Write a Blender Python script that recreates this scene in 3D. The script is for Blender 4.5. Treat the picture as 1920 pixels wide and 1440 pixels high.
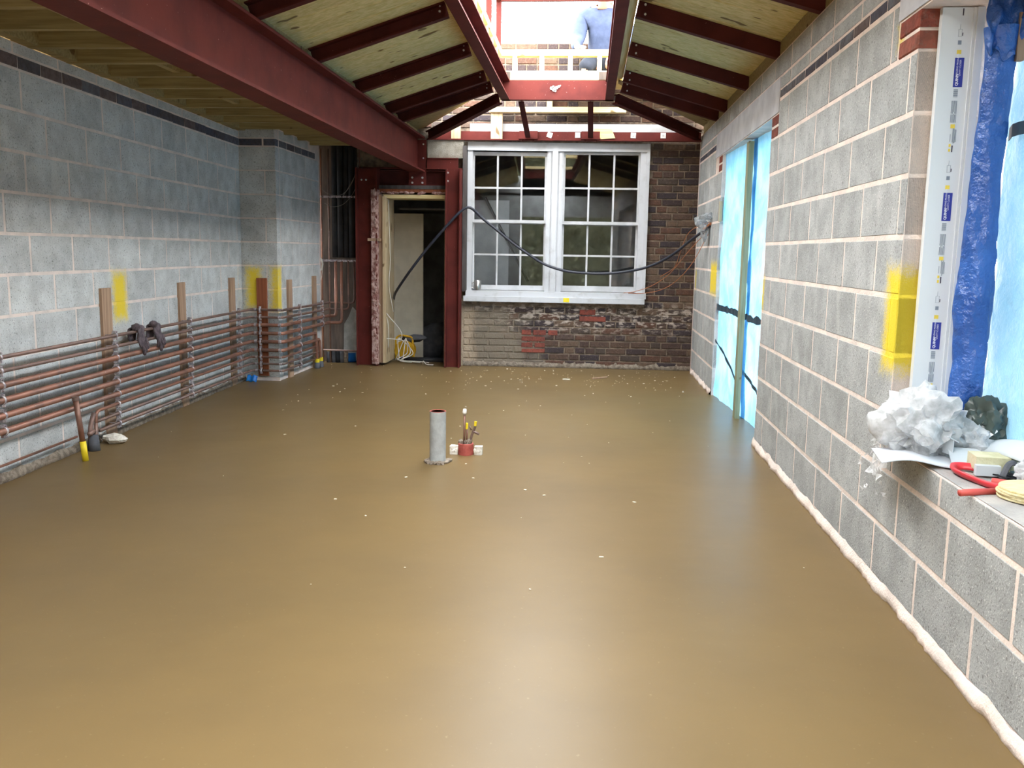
import bpy, bmesh, math, random
from mathutils import Vector, Matrix, noise
R = random.Random(7)
sc = bpy.context.scene
COL = sc.collection
for o in list(bpy.data.objects):
    bpy.data.objects.remove(o)

# ---------------------------------------------------------------- camera
F_PX, PITCH, YAW, ROLL, CAM_H = 1677.37, 0.1464, 0.0821, 0.0170, 1.2949
_f0 = Vector((-math.sin(YAW), math.cos(YAW), 0)); _r0 = Vector((math.cos(YAW), math.sin(YAW), 0)); _z = Vector((0, 0, 1))
_F = _f0 * math.cos(PITCH) - _z * math.sin(PITCH)
_U = _f0 * math.sin(PITCH) + _z * math.cos(PITCH)
_Rv = _r0 * math.cos(ROLL) + _U * math.sin(ROLL)
_Uv = -_r0 * math.sin(ROLL) + _U * math.cos(ROLL)
cam = bpy.data.cameras.new('camera'); cam.sensor_fit = 'HORIZONTAL'; cam.sensor_width = 36.0
cam.lens = F_PX / 1920 * 36.0; cam.clip_start = 0.05; cam.clip_end = 200
co = bpy.data.objects.new('camera', cam); COL.objects.link(co); sc.camera = co
co.matrix_world = Matrix(((_Rv.x, _Uv.x, -_F.x, 0), (_Rv.y, _Uv.y, -_F.y, 0), (_Rv.z, _Uv.z, -_F.z, CAM_H), (0, 0, 0, 1)))

# ---------------------------------------------------------------- sky, exposure
W = bpy.data.worlds.new('overcast_sky'); sc.world = W; W.use_nodes = True
wn = W.node_tree.nodes; wl = W.node_tree.links
bg = wn['Background']; bg.inputs['Strength'].default_value = 20.0
tc = wn.new('ShaderNodeTexCoord'); sx = wn.new('ShaderNodeSeparateXYZ'); rp = wn.new('ShaderNodeValToRGB')
wl.new(tc.outputs['Generated'], sx.inputs[0]); wl.new(sx.outputs[2], rp.inputs[0]); wl.new(rp.outputs[0], bg.inputs['Color'])
rp.color_ramp.elements[0].position = 0.0; rp.color_ramp.elements[0].color = (0.62, 0.64, 0.66, 1)
rp.color_ramp.elements[1].position = 0.5; rp.color_ramp.elements[1].color = (0.93, 0.97, 1.0, 1)
vs = sc.view_settings; vs.view_transform = 'Standard'; vs.look = 'None'; vs.gamma = 1.0; vs.use_curve_mapping = False
vs.exposure = 0.12
cy = sc.cycles
cy.max_bounces = 10; cy.diffuse_bounces = 6; cy.glossy_bounces = 4; cy.transmission_bounces = 8; cy.transparent_max_bounces = 12
cy.caustics_reflective = False; cy.caustics_refractive = False; cy.sample_clamp_indirect = 8.0
cy.use_denoising = True

# ---------------------------------------------------------------- materials
def s2l(c):
    return tuple(((v / 255) / 12.92 if v / 255 <= 0.04045 else ((v / 255 + 0.055) / 1.055) ** 2.4) for v in c)

SPRAY = [((-3.235, 5.97, .945), (.10, .10, .165)), ((-3.235, 8.5, .91), (.075, .1, .20)), ((-3.01, 8.53, .90), (.055, .07, .21)),
         ((1.2, 3.565, 1.06), (.12, .10, .20)), ((1.18, 8.62, 1.08), (.05, .20, .15)), ((1.18, 6.23, 1.05), (.05, .09, .10)),
         ((1.18, 10.0, 1.03), (.05, .045, .10)), ((1.18, 3.72, 2.14), (.02, .03, .03))]

class NT:
    def __init__(s, name):
        s.m = bpy.data.materials.new(name); s.m.use_nodes = True
        s.t = s.m.node_tree; s.n = s.t.nodes; s.l = s.t.links
        s.b = s.n['Principled BSDF']; s.out = s.n['Material Output']
        s.pos = s.n.new('ShaderNodeNewGeometry').outputs['Position']
    def set(s, sock, v):
        if hasattr(v, 'is_linked') or isinstance(v, bpy.types.NodeSocket): s.l.new(v, sock)
        else: sock.default_value = v
    def math(s, op, a, b=0.0, c=None, clamp=False):
        n = s.n.new('ShaderNodeMath'); n.operation = op; n.use_clamp = clamp
        s.set(n.inputs[0], a); s.set(n.inputs[1], b)
        if c is not None: s.set(n.inputs[2], c)
        return n.outputs[0]
    def vmath(s, op, a, b=(0, 0, 0)):
        n = s.n.new('ShaderNodeVectorMath'); n.operation = op
        s.set(n.inputs[0], a); s.set(n.inputs[1], b)
        return n.outputs[1] if op in ('LENGTH', 'DOT_PRODUCT') else n.outputs[0]
    def noise(s, scale, detail=3.0, stretch=None, rough=.55):
        n = s.n.new('ShaderNodeTexNoise'); n.inputs['Scale'].default_value = scale
        n.inputs['Detail'].default_value = detail; n.inputs['Roughness'].default_value = rough
        v = s.pos
        if stretch: v = s.vmath('MULTIPLY', v, stretch)
        s.l.new(v, n.inputs['Vector'])
        return n.outputs[0]
    def ramp(s, fac, lo, hi):
        n = s.n.new('ShaderNodeMapRange'); n.interpolation_type = 'SMOOTHSTEP'
        s.set(n.inputs[0], fac); n.inputs[1].default_value = lo; n.inputs[2].default_value = hi
        return n.outputs[0]
    def mix(s, fac, a, b, mode='MIX'):
        n = s.n.new('ShaderNodeMix'); n.data_type = 'RGBA'; n.blend_type = mode
        s.set(n.inputs[0], fac)
        for k, v in ((6, a), (7, b)):
            if isinstance(v, tuple) and len(v) == 3: v = v + (1.0,)
            s.set(n.inputs[k], v)
        return n.outputs[2]
    def rand(s):
        return s.n.new('ShaderNodeObjectInfo').outputs['Random']
    def bump(s, h, strength=.3, dist=.01):
        n = s.n.new('ShaderNodeBump'); n.inputs['Strength'].default_value = strength; n.inputs['Distance'].default_value = dist
        s.l.new(h, n.inputs['Height']); s.l.new(n.outputs[0], s.b.inputs['Normal'])
    def done(s, col, rough=.8, metal=0.0, spec=.35):
        s.set(s.b.inputs['Base Color'], col if not isinstance(col, tuple) else tuple(col[:3]) + (1.0,))
        s.set(s.b.inputs['Roughness'], rough); s.b.inputs['Metallic'].default_value = metal
        s.b.inputs['Specular IOR Level'].default_value = spec
        return s.m
    def spray(s, col, yellow=s2l((228, 200, 28)), edge=.05):
        total = None
        nz = s.math('MULTIPLY', s.math('SUBTRACT', s.noise(28, 4), .5), .09)
        nz2 = s.math('MULTIPLY', s.math('SUBTRACT', s.noise(260, 2), .5), .10)
        nz = s.math('ADD', nz, nz2)
        for c, h in SPRAY:
            d = s.vmath('SUBTRACT', s.vmath('ABSOLUTE', s.vmath('SUBTRACT', s.pos, c)), h)
            sp = s.n.new('ShaderNodeSeparateXYZ'); s.l.new(d, sp.inputs[0])
            mx = s.math('MAXIMUM', s.math('MAXIMUM', sp.outputs[0], sp.outputs[1]), sp.outputs[2])
            k = s.math('SUBTRACT', 1.0, s.ramp(s.math('ADD', mx, nz), -.055, .04))
            total = k if total is None else s.math('MAXIMUM', total, k)
        return s.mix(s.math('MULTIPLY', total, .92), col, yellow)

def simple(name, c1, c2=None, scale=10, rough=.7, metal=0, bump=0, bscale=80, rnd=0.0, stretch=None, spec=.35, lo=.35, hi=.65):
    t = NT(name)
    c1 = s2l(c1); col = c1 + (1.0,)
    if c2: col = t.mix(t.ramp(t.noise(scale, 4, stretch), lo, hi), c1, s2l(c2))
    if rnd:
        k = t.math('ADD', t.math('MULTIPLY', t.rand(), 2 * rnd), 1 - rnd)
        cc = t.n.new('ShaderNodeCombineXYZ')
        for i in range(3): t.l.new(k, cc.inputs[i])
        col = t.mix(1.0, col, cc.outputs[0], 'MULTIPLY')
    if bump: t.bump(t.noise(bscale, 3, stretch), bump)
    return t.done(col, rough, metal, spec)

def block_mat(name, base, spread=.12, dark=(120, 121, 118)):
    t = NT(name)
    col = t.mix(t.ramp(t.noise(7, 5), .3, .7), s2l(base), s2l(tuple(int(v * .88) for v in base)))
    col = t.mix(t.math('MULTIPLY', t.ramp(t.noise(105, 3), .56, .70), .75), col, s2l((104, 103, 99)))
    col = t.mix(t.math('MULTIPLY', t.ramp(t.noise(125, 2), .40, .27), .7), col, s2l((222, 221, 215)))
    col = t.mix(t.math('MULTIPLY', t.ramp(t.noise(4.5, 4, (1, 1, .35)), .60, .75), .35), col, s2l((214, 212, 206)))
    k = t.math('ADD', t.math('MULTIPLY', t.rand(), 2 * spread), 1 - spread)
    cc = t.n.new('ShaderNodeCombineXYZ')
    for i in range(3): t.l.new(k, cc.inputs[i])
    col = t.mix(1.0, col, cc.outputs[0], 'MULTIPLY')
    col = t.spray(col)
    t.bump(t.noise(130, 3), .55, .006)
    return t.done(col, .92, 0, .2)

def mortar_mat(name, c1, c2):
    t = NT(name)
    col = t.mix(t.ramp(t.noise(9, 5), .35, .65), s2l(c1), s2l(c2))
    col = t.spray(col)
    t.bump(t.noise(90, 4), .6, .006)
    return t.done(col, .95, 0, .15)

def old_smear(t, col):
    sp = t.n.new('ShaderNodeSeparateXYZ'); t.l.new(t.pos, sp.inputs[0])
    band = t.math('MULTIPLY', t.ramp(sp.outputs[2], .30, .55), t.ramp(sp.outputs[2], .80, .62))
    m = t.math('MULTIPLY', t.math('MULTIPLY', band, t.ramp(t.noise(14, 6, (1, 1, 2.2)), .48, .62)), .75)
    col = t.mix(m, col, s2l((196, 182, 170)))
    # old render smeared over the lower left of the wall
    lx = t.math('ADD', sp.outputs[0], t.math('MULTIPLY', sp.outputs[2], .55))
    m2 = t.math('MULTIPLY', t.ramp(t.math('ADD', lx, t.math('MULTIPLY', t.noise(5, 4), .9)), .12, -.35), .86)
    low = t.ramp(sp.outputs[2], .74, .6)
    col = t.mix(t.math('MULTIPLY', m2, low), col, s2l((128, 118, 104)))
    m3 = t.ramp(t.math('ADD', sp.outputs[0], t.math('MULTIPLY', t.noise(9, 4), .16)), -1.13, -1.27)
    col = t.mix(t.math('MULTIPLY', t.math('MULTIPLY', m3, .85), low), col, s2l((176, 158, 136)))
    return col

def brick_mat(name, cols, wash=0.0):
    t = NT(name)
    n = t.n.new('ShaderNodeValToRGB'); e = n.color_ramp.elements
    n.color_ramp.interpolation = 'CONSTANT'
    e[0].position = 0; e[0].color = s2l(cols[0]) + (1,)
    e[1].position = 1 / len(cols); e[1].color = s2l(cols[1]) + (1,)
    for i, c in enumerate(cols[2:]):
        x = e.new((i + 2) / len(cols)); x.color = s2l(c) + (1,)
    t.l.new(t.rand(), n.inputs[0])
    col = t.mix(t.math('MULTIPLY', t.ramp(t.noise(26, 5), .35, .7), .45), n.outputs[0], s2l((62, 52, 50)))
    col = t.mix(t.math('MULTIPLY', t.ramp(t.noise(60, 4), .55, .7), .4), col, s2l((122, 104, 92)))
    if wash: col = old_smear(t, col)
    t.bump(t.noise(70, 4), .7, .008)
    return t.done(col, .93, 0, .2)

def wood_mat(name, c1, c2, axis='x', knots=True, rough=.75, rnd=.08):
    t = NT(name)
    st = {'x': (1.2, 26, 26), 'y': (26, 1.2, 26), 'z': (26, 26, 1.2)}[axis]
    col = t.mix(t.ramp(t.noise(2.2, 5, st), .35, .65), s2l(c1), s2l(c2))
    if knots:
        ks = {'x': (5.5, 9, 9), 'y': (9, 5.5, 9), 'z': (9, 9, 5.5)}[axis]
        col = t.mix(t.math('MULTIPLY', t.ramp(t.noise(1.15, 1, ks), .69, .74), .85), col, s2l((92, 66, 34)))
    k = t.math('ADD', t.math('MULTIPLY', t.rand(), 2 * rnd), 1 - rnd)
    cc = t.n.new('ShaderNodeCombineXYZ')
    for i in range(3): t.l.new(k, cc.inputs[i])
    col = t.mix(1.0, col, cc.outputs[0], 'MULTIPLY')
    t.bump(t.noise(3, 3, st), .12, .004)
    return t.done(col, rough, 0, .3)

def sheet_mat(name, c, trans=.6, rough=.35, spec=.5, c2=None, scale=3):
    """woven plastic sheet: part of the daylight behind it comes through"""
    t = NT(name)
    col = s2l(c)
    cc = t.mix(t.ramp(t.noise(scale, 4), .35, .65), col, s2l(c2)) if c2 else col
    t.done(cc, rough, 0, spec)
    t.bump(t.noise(16, 5), .9, .03)
    tr = t.n.new('ShaderNodeBsdfTranslucent'); t.set(tr.inputs[0], cc if c2 else col + (1.0,))
    mx = t.n.new('ShaderNodeMixShader'); mx.inputs[0].default_value = trans
    t.l.new(t.b.outputs[0], mx.inputs[1]); t.l.new(tr.outputs[0], mx.inputs[2]); t.l.new(mx.outputs[0], t.out.inputs[0])
    return t.m

def clear_mat(name, tint=(.97, .98, 1), rough=.05, ior=1.45, film=None):
    """thin clear sheet or pane: see-through with a fresnel reflection"""
    t = NT(name)
    tp = t.n.new('ShaderNodeBsdfTransparent'); tp.inputs[0].default_value = tint + (1.0,)
    gl = t.n.new('ShaderNodeBsdfGlossy'); gl.inputs['Roughness'].default_value = rough
    fr = t.n.new('ShaderNodeFresnel'); fr.inputs[0].default_value = ior
    mx = t.n.new('ShaderNodeMixShader'); t.l.new(fr.outputs[0], mx.inputs[0])
    t.l.new(tp.outputs[0], mx.inputs[1]); t.l.new(gl.outputs[0], mx.inputs[2])
    o = mx.outputs[0]
    if film:
        df = t.n.new('ShaderNodeBsdfTranslucent'); df.inputs[0].default_value = (.97, .975, .98, 1); d2 = t.n.new('ShaderNodeBsdfDiffuse'); d2.inputs[0].default_value = (.97, .975, .98, 1); m3 = t.n.new('ShaderNodeMixShader'); m3.inputs[0].default_value = .55; t.l.new(df.outputs[0], m3.inputs[1]); t.l.new(d2.outputs[0], m3.inputs[2]); df = m3
        m2 = t.n.new('ShaderNodeMixShader'); t.l.new(t.math('MULTIPLY', t.math('ADD', t.math('MULTIPLY', t.ramp(t.noise(22, 4), .35, .65), .45), .55), film), m2.inputs[0])
        t.l.new(o, m2.inputs[1]); t.l.new(df.outputs[0], m2.inputs[2]); o = m2.outputs[0]
        b = t.n.new('ShaderNodeBump'); b.inputs['Strength'].default_value = .8; b.inputs['Distance'].default_value = .02
        t.l.new(t.noise(30, 4), b.inputs['Height']); t.l.new(b.outputs[0], gl.inputs['Normal'])
    t.l.new(o, t.out.inputs[0])
    return t.m

def floor_mat():
    t = NT('wet_screed')
    col = t.mix(t.ramp(t.noise(.8, 4), .3, .7), s2l((110, 90, 58)), s2l((101, 83, 55)))
    col = t.mix(t.math('MULTIPLY', t.ramp(t.noise(60, 3), .66, .75), .12), col, s2l((186, 170, 130)))
    sp = t.n.new('ShaderNodeSeparateXYZ'); t.l.new(t.pos, sp.inputs[0])
    rough = t.math('ADD', .31, t.math('MULTIPLY', t.noise(1.1, 3), .12))
    h = t.math('ADD', t.math('MULTIPLY', t.noise(1.6, 3), 1.0), t.math('MULTIPLY', t.noise(14, 2), .05))
    t.bump(h, .16, .02)
    m = t.done(col, rough, 0, .16)
    return m

def steel_mat(name, c, c2):
    t = NT(name)
    col = t.mix(t.ramp(t.noise(5, 5), .35, .7), s2l(c), s2l(c2))
    col = t.mix(t.math('MULTIPLY', t.ramp(t.noise(55, 3), .70, .76), .5), col, s2l((190, 150, 146)))
    t.bump(t.noise(40, 3), .1, .004)
    return t.done(col, .68, 0, .12)

def copper_mat(name, c, c2, metal=.55):
    t = NT(name)
    col = t.mix(t.ramp(t.noise(6, 5), .4, .62), s2l(c), s2l(c2))
    col = t.mix(t.math('MULTIPLY', t.ramp(t.noise(45, 3), .66, .74), .5), col, s2l((196, 184, 176)))
    return t.done(col, .42, metal, .5)

m_block = block_mat('grey_block', (172, 173, 171), .08)
m_blockL = block_mat('grey_block_left', (198, 201, 201), .08)
m_mortar = mortar_mat('pink_mortar', (232, 214, 202), (212, 198, 188))
m_mortarL = mortar_mat('grey_mortar', (226, 212, 204), (206, 196, 190))
m_blue_brick = brick_mat('blue_brick', [(98, 99, 110), (84, 85, 97), (106, 107, 115), (90, 87, 93), (110, 98, 98)])
m_red_brick = brick_mat('red_brick', [(140, 74, 62), (126, 68, 58), (146, 86, 72)])
m_old_brick = brick_mat('old_brick', [(78, 62, 56), (66, 55, 55), (88, 70, 60), (60, 53, 56), (94, 68, 56), (74, 64, 58), (102, 84, 70)], wash=1)
t_ = NT('old_mortar'); c_ = old_smear(t_, t_.mix(t_.ramp(t_.noise(14, 4), .35, .65), s2l((136, 120, 104)), s2l((96, 86, 76)))); t_.bump(t_.noise(60, 3), .8); m_old_mortar = t_.done(c_, .95, 0, .15)
m_floor = floor_mat()
m_steel = steel_mat('red_oxide_steel', (98, 43, 38), (84, 37, 34))
m_steel_d = steel_mat('dark_red_steel', (82, 37, 34), (68, 30, 29))
m_bolt = simple('zinc_bolt', (205, 205, 205), None, rough=.35, metal=.7)
m_plank = wood_mat('treated_plank', (214, 200, 150), (190, 178, 118), 'x')
m_joist = wood_mat('treated_joist', (164, 148, 104), (140, 124, 84), 'x')
m_pale_x = wood_mat('pale_timber_long', (226, 208, 160), (206, 186, 132), 'x')
m_pale_y = wood_mat('pale_timber_deep', (226, 208, 160), (206, 186, 132), 'y')
m_pale_z = wood_mat('pale_timber_upright', (198, 178, 144), (178, 156, 122), 'z')
m_batten = wood_mat('grey_batten', (176, 146, 122), (152, 124, 102), 'z', False)
m_redwood = wood_mat('red_brown_board', (146, 86, 58), (130, 74, 50), 'z', False)
m_green_batten = wood_mat('green_batten', (140, 140, 112), (122, 122, 94), 'z')
m_white = simple('white_paint', (190, 190, 192), (172, 172, 172), 6, .5)
m_white_old = simple('weathered_white_paint', (190, 191, 194), (166, 165, 164), 9, .55, lo=.5, hi=.8)
m_darkwood = simple('dark_weathered_timber', (86, 80, 78), (58, 54, 54), 12, .85, stretch=(1, 1, .2))
m_copper = copper_mat('copper', (156, 110, 92), (128, 96, 84), .35)
m_copper_d = copper_mat('dusty_copper', (132, 104, 94), (108, 90, 84), .25)
m_clip = simple('pipe_clip_metal', (206, 198, 202), (150, 142, 148), 40, .35, metal=.4)
m_black = simple('black_rubber', (34, 36, 42), (24, 25, 29), 8, .5)
m_lag = simple('black_pipe_lagging', (44, 46, 50), (34, 36, 40), 8, .85)
m_lag_grey = simple('grey_pipe_lagging', (96, 98, 104), (74, 76, 82), 8, .85)
m_yellow = simple('yellow_tape', (226, 200, 40), None, rough=.5)
m_blue_sheet = simple('blue_plastic', (30, 120, 200), (24, 100, 180), 8, .4)
m_tarp_light = sheet_mat('light_blue_sheet', (96, 158, 198), .37, .38, .5, (124, 178, 212), 4)
m_tarp_win = sheet_mat('pale_blue_sheet', (114, 150, 170), .20, .32, .6, (96, 134, 156), 2.5)
m_tarp_dark = sheet_mat('dark_blue_sheet', (40, 84, 160), .10, .25, .7, (52, 100, 178), 5)
m_tape = simple('dark_tape', (44, 62, 74), None, rough=.5)
m_glass = clear_mat('window_glass', (.90, .92, .92), .02, 1.6)
m_poly = clear_mat('clear_polythene', (.985, .985, .985), .14, 1.45, .68)
m_green_bag = simple('dark_green_bag', (66, 76, 70), (48, 56, 52), 10, .35, spec=.6)
m_paper = simple('white_paper', (204, 207, 212), (194, 196, 201), 6, .7)
m_card = simple('white_card', (190, 195, 198), None, rough=.55)
m_label_blue = simple('blue_label_print', (52, 62, 150), None, rough=.5)
m_label_white = simple('white_label_print', (236, 238, 248), None, rough=.5)
m_print_grey = simple('grey_print', (128, 138, 150), None, rough=.6)
m_print_yellow = simple('yellow_print', (232, 206, 84), None, rough=.6)
m_print_dark = simple('dark_print', (60, 50, 66), None, rough=.6)
m_cream = simple('cream_foam', (200, 195, 162), (184, 178, 142), 12, .8, bump=.4)
m_red_plastic = simple('red_plastic', (206, 54, 62), (190, 44, 54), 8, .35)
m_red_tube = simple('red_rubber_tube', (196, 84, 76), (180, 72, 66), 8, .5)
m_blade = simple('cream_disc', (214, 202, 162), (198, 182, 136), 20, .6, stretch=(1, 6, 6))
m_ply = simple('light_plywood', (206, 176, 138), None, rough=.7)
m_pipe_grey = simple('cement_dusted_pipe', (176, 180, 180), (160, 162, 162), 16, .8, bump=.3)
m_clay = simple('clay_pipe', (176, 90, 80), (152, 70, 64), 14, .7, bump=.3)
m_clay_shade = simple('clay_bore_shade', (120, 62, 40), None, rough=.8)  # clay with the shade inside the bore put into its colour
m_lump = simple('mortar_lump', (146, 134, 120), (112, 100, 88), 30, .95, bump=.8)
m_poly_styrene = simple('white_polystyrene', (228, 224, 214), (206, 198, 186), 40, .85, bump=.6)
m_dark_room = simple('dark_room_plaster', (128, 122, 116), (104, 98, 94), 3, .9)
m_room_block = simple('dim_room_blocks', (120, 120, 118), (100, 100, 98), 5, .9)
m_door = simple('cream_door_paint', (232, 226, 208), (218, 212, 194), 4, .6)
m_yellow_reel = simple('yellow_reel_plastic', (214, 170, 40), (190, 146, 30), 8, .5)
m_white_cable = simple('white_cable', (206, 202, 194), None, rough=.5)
m_wire = simple('orange_wire', (178, 112, 72), None, rough=.5)
m_dim_cable = simple('dusty_grey_cable', (110, 106, 102), None, rough=.6)
m_glove = simple('dark_work_glove', (104, 92, 98), (72, 64, 70), 24, .8, bump=.6, bscale=120)
m_jumper = simple('grey_blue_sweatshirt', (66, 76, 102), (56, 66, 90), 12, .9, bump=.3, bscale=30)
m_trouser = simple('dark_trousers', (40, 44, 54), (32, 36, 44), 14, .9)
m_boot = simple('dark_boots', (70, 74, 84), (52, 56, 64), 20, .7)
m_skin = simple('skin', (224, 176, 152), (214, 160, 138), 10, .6)
m_hair = simple('white_cap_cloth', (236, 234, 230), None, rough=.8)
m_eye = simple('eye_dark', (40, 34, 32), None, rough=.4)
m_lip = simple('lip_tone', (190, 120, 110), None, rough=.6)
m_mug = simple('steel_mug', (168, 166, 162), None, rough=.3, metal=.8)
m_note = simple('yellow_paper', (224, 202, 40), None, rough=.7)
m_concrete = simple('concrete_padstone', (160, 154, 142), (134, 128, 116), 9, .95, bump=.6)
m_lintel = simple('smooth_concrete', (196, 196, 200), (178, 178, 184), 5, .85, bump=.2)
m_foam = simple('plaster_lumps', (190, 160, 152), (134, 92, 86), 22, .95, bump=1)
m_panel = simple('brown_backing_board', (94, 84, 76), (70, 62, 58), 6, .85, stretch=(3, 1, .4))
m_plaster_grey = simple('grey_plaster_patch', (146, 148, 146), (126, 128, 126), 10, .95, bump=.6)
m_cable_blk = simple('black_armoured_cable', (42, 44, 54), None, rough=.45)
m_bagfilm = clear_mat('blue_tinted_film', (.80, .90, .98), .15, 1.5, .35)
m_ground = simple('muddy_ground', (150, 128, 104), (116, 100, 80), 2, .95)
m_leaf = simple('hedge_leaf', (112, 112, 84), (86, 90, 66), 3, .8)
m_chip = simple('pale_chip', (214, 204, 182), None, rough=.85)
m_felt = simple('roof_felt', (70, 70, 72), None, rough=.9)
m_packer = simple('white_packer', (232, 228, 222), None, rough=.6)
m_roof_in = simple('dim_blue_plastic', (70, 110, 160), None, rough=.5)

m_ledge = simple('ledge_mortar', (176, 168, 160), (150, 146, 142), 7, .95, bump=.5)

m_board = simple('white_board_plastic', (216, 220, 221), None, rough=.5)
# ---------------------------------------------------------------- mesh helpers
class MB:
    def __init__(s): s.v = []; s.f = []; s.mi = []
    def add(s, vs, fs, mi=0):
        b = len(s.v); s.v += [tuple(v) for v in vs]
        for f in fs: s.f.append(tuple(i + b for i in f)); s.mi.append(mi)
        return s
    def box(s, x0, x1, y0, y1, z0, z1, mi=0, M=None):
        vs = [(x0, y0, z0), (x1, y0, z0), (x1, y1, z0), (x0, y1, z0), (x0, y0, z1), (x1, y0, z1), (x1, y1, z1), (x0, y1, z1)]
        if M is not None: vs = [M @ Vector(v) for v in vs]
        return s.add(vs, [(0, 3, 2, 1), (4, 5, 6, 7), (0, 1, 5, 4), (1, 2, 6, 5), (2, 3, 7, 6), (3, 0, 4, 7)], mi)
    def prism(s, poly, z0, z1, M=None, mi=0):
        n = len(poly); vs = [(p[0], p[1], z0) for p in poly] + [(p[0], p[1], z1) for p in poly]
        if M is not None: vs = [M @ Vector(v) for v in vs]
        return s.add(vs, [tuple(range(n))[::-1], tuple(range(n, 2 * n))] + [(i, (i + 1) % n, n + (i + 1) % n, n + i) for i in range(n)], mi)
    def tube(s, pts, r, seg=8, mi=0, cap=True, flat=1.0):
        pts = [Vector(p) for p in pts]; n = len(pts)
        rs = r if isinstance(r, (list, tuple)) else [r] * n
        T = []
        for i in range(n):
            d = (pts[min(i + 1, n - 1)] - pts[max(i - 1, 0)]); T.append(d.normalized() if d.length > 1e-9 else Vector((0, 0, 1)))
        u = T[0].orthogonal().normalized(); vs = []
        for i in range(n):
            u = (u - T[i] * u.dot(T[i])); u = u.normalized() if u.length > 1e-6 else T[i].orthogonal().normalized()
            w = T[i].cross(u)
            for k in range(seg):
                a = 2 * math.pi * k / seg
                vs.append(pts[i] + u * (math.cos(a) * rs[i]) + w * (math.sin(a) * rs[i] * flat))
        fs = [(i * seg + k, i * seg + (k + 1) % seg, (i + 1) * seg + (k + 1) % seg, (i + 1) * seg + k) for i in range(n - 1) for k in range(seg)]
        if cap: fs += [tuple(range(seg))[::-1], tuple(range((n - 1) * seg, n * seg))]
        return s.add(vs, fs, mi)
    def lathe(s, prof, c, seg=16, mi=0, M=None):
        n = len(prof); vs = []
        for r, z in prof:
            for k in range(seg):
                a = 2 * math.pi * k / seg; v = Vector((c[0] + r * math.cos(a), c[1] + r * math.sin(a), c[2] + z))
                vs.append(M @ v if M is not None else v)
        fs = [(i * seg + k, i * seg + (k + 1) % seg, (i + 1) * seg + (k + 1) % seg, (i + 1) * seg + k) for i in range(n - 1) for k in range(seg)]
        if prof[0][0] > 1e-6: fs.append(tuple(range(seg))[::-1])
        if prof[-1][0] > 1e-6: fs.append(tuple(range((n - 1) * seg, n * seg)))
        return s.add(vs, fs, mi)
    def ring(s, c, axis, R0, r, seg=12, sub=6, mi=0):
        axis = Vector(axis).normalized(); u = axis.orthogonal().normalized(); w = axis.cross(u); c = Vector(c); vs = []
        for i in range(seg):
            a = 2 * math.pi * i / seg; d = u * math.cos(a) + w * math.sin(a)
            for k in range(sub):
                b = 2 * math.pi * k / sub; vs.append(c + d * (R0 + r * math.cos(b)) + axis * (r * 1.5 * math.sin(b)))
        return s.add(vs, [(i * sub + k, i * sub + (k + 1) % sub, ((i + 1) % seg) * sub + (k + 1) % sub, ((i + 1) % seg) * sub + k) for i in range(seg) for k in range(sub)], mi)
    def blob(s, c, r, sub=2, amp=.25, freq=6, sc_=(1, 1, 1), mi=0, seed=0):
        bm = bmesh.new(); bmesh.ops.create_icosphere(bm, subdivisions=sub, radius=1)
        vs = []
        for v in bm.verts:
            p = v.co.normalized(); k = 1 + amp * noise.noise(p * freq * .35 + Vector((seed, seed * 1.7, 0)))
            vs.append((c[0] + p.x * r * sc_[0] * k, c[1] + p.y * r * sc_[1] * k, c[2] + p.z * r * sc_[2] * k))
        fs = [tuple(v.index for v in f.verts) for f in bm.faces]; bm.free()
        return s.add(vs, fs, mi)
    def crumpled(s, c, r, sub=4, amp=.5, sc_=(1, 1, 1), seed=0):
        bm = bmesh.new(); bmesh.ops.create_icosphere(bm, subdivisions=sub, radius=1); vs = []; o = Vector((seed * 3.1, seed * 1.7, seed * .9))
        rg = lambda q: 1 - 2 * abs(noise.noise(q))
        for v in bm.verts:
            p = v.co.normalized(); k = 1 + amp * (.55 * noise.noise(p * 1.7 + o) + .34 * (rg(p * 2.6 + o) - .5) + .14 * (rg(Vector((p.x * 4, p.y * 4, p.z * 8)) + o) - .5) + .045 * (rg(Vector((p.x * 8, p.y * 8, p.z * 18)) + o) - .5))
            vs.append((c[0] + p.x * r * sc_[0] * k, c[1] + p.y * r * sc_[1] * k, c[2] + p.z * r * sc_[2] * k))
        fs = [tuple(v.index for v in f.verts) for f in bm.faces]; bm.free()
        return s.add(vs, fs, 0)
    def grid(s, fn, nu, nv, mi=0, close_u=False):
        vs = [fn(i / (nu if close_u else nu - 1), j / (nv - 1)) for j in range(nv) for i in range(nu)]
        fs = []
        for j in range(nv - 1):
            for i in range(nu if close_u else nu - 1):
                a = j * nu + i; b = j * nu + (i + 1) % nu; fs.append((a, b, b + nu, a + nu))
        return s.add(vs, fs, mi)
    def mesh(s, name, mats, smooth=False):
        me = bpy.data.meshes.new(name); me.from_pydata(s.v, [], s.f)
        for m in (mats if isinstance(mats, (list, tuple)) else [mats]): me.materials.append(m)
        me.polygons.foreach_set('material_index', s.mi)
        if smooth: me.polygons.foreach_set('use_smooth', [True] * len(me.polygons))
        me.update(); return me

def tag(o, label=None, cat=None, group=None, kind=None):
    if label: o['label'] = label
    if cat: o['category'] = cat
    if group: o['group'] = group
    if kind: o['kind'] = kind
    return o

def fix_normals(me):
    bm = bmesh.new(); bm.from_mesh(me); bmesh.ops.recalc_face_normals(bm, faces=bm.faces); bm.to_mesh(me); bm.free()

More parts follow.
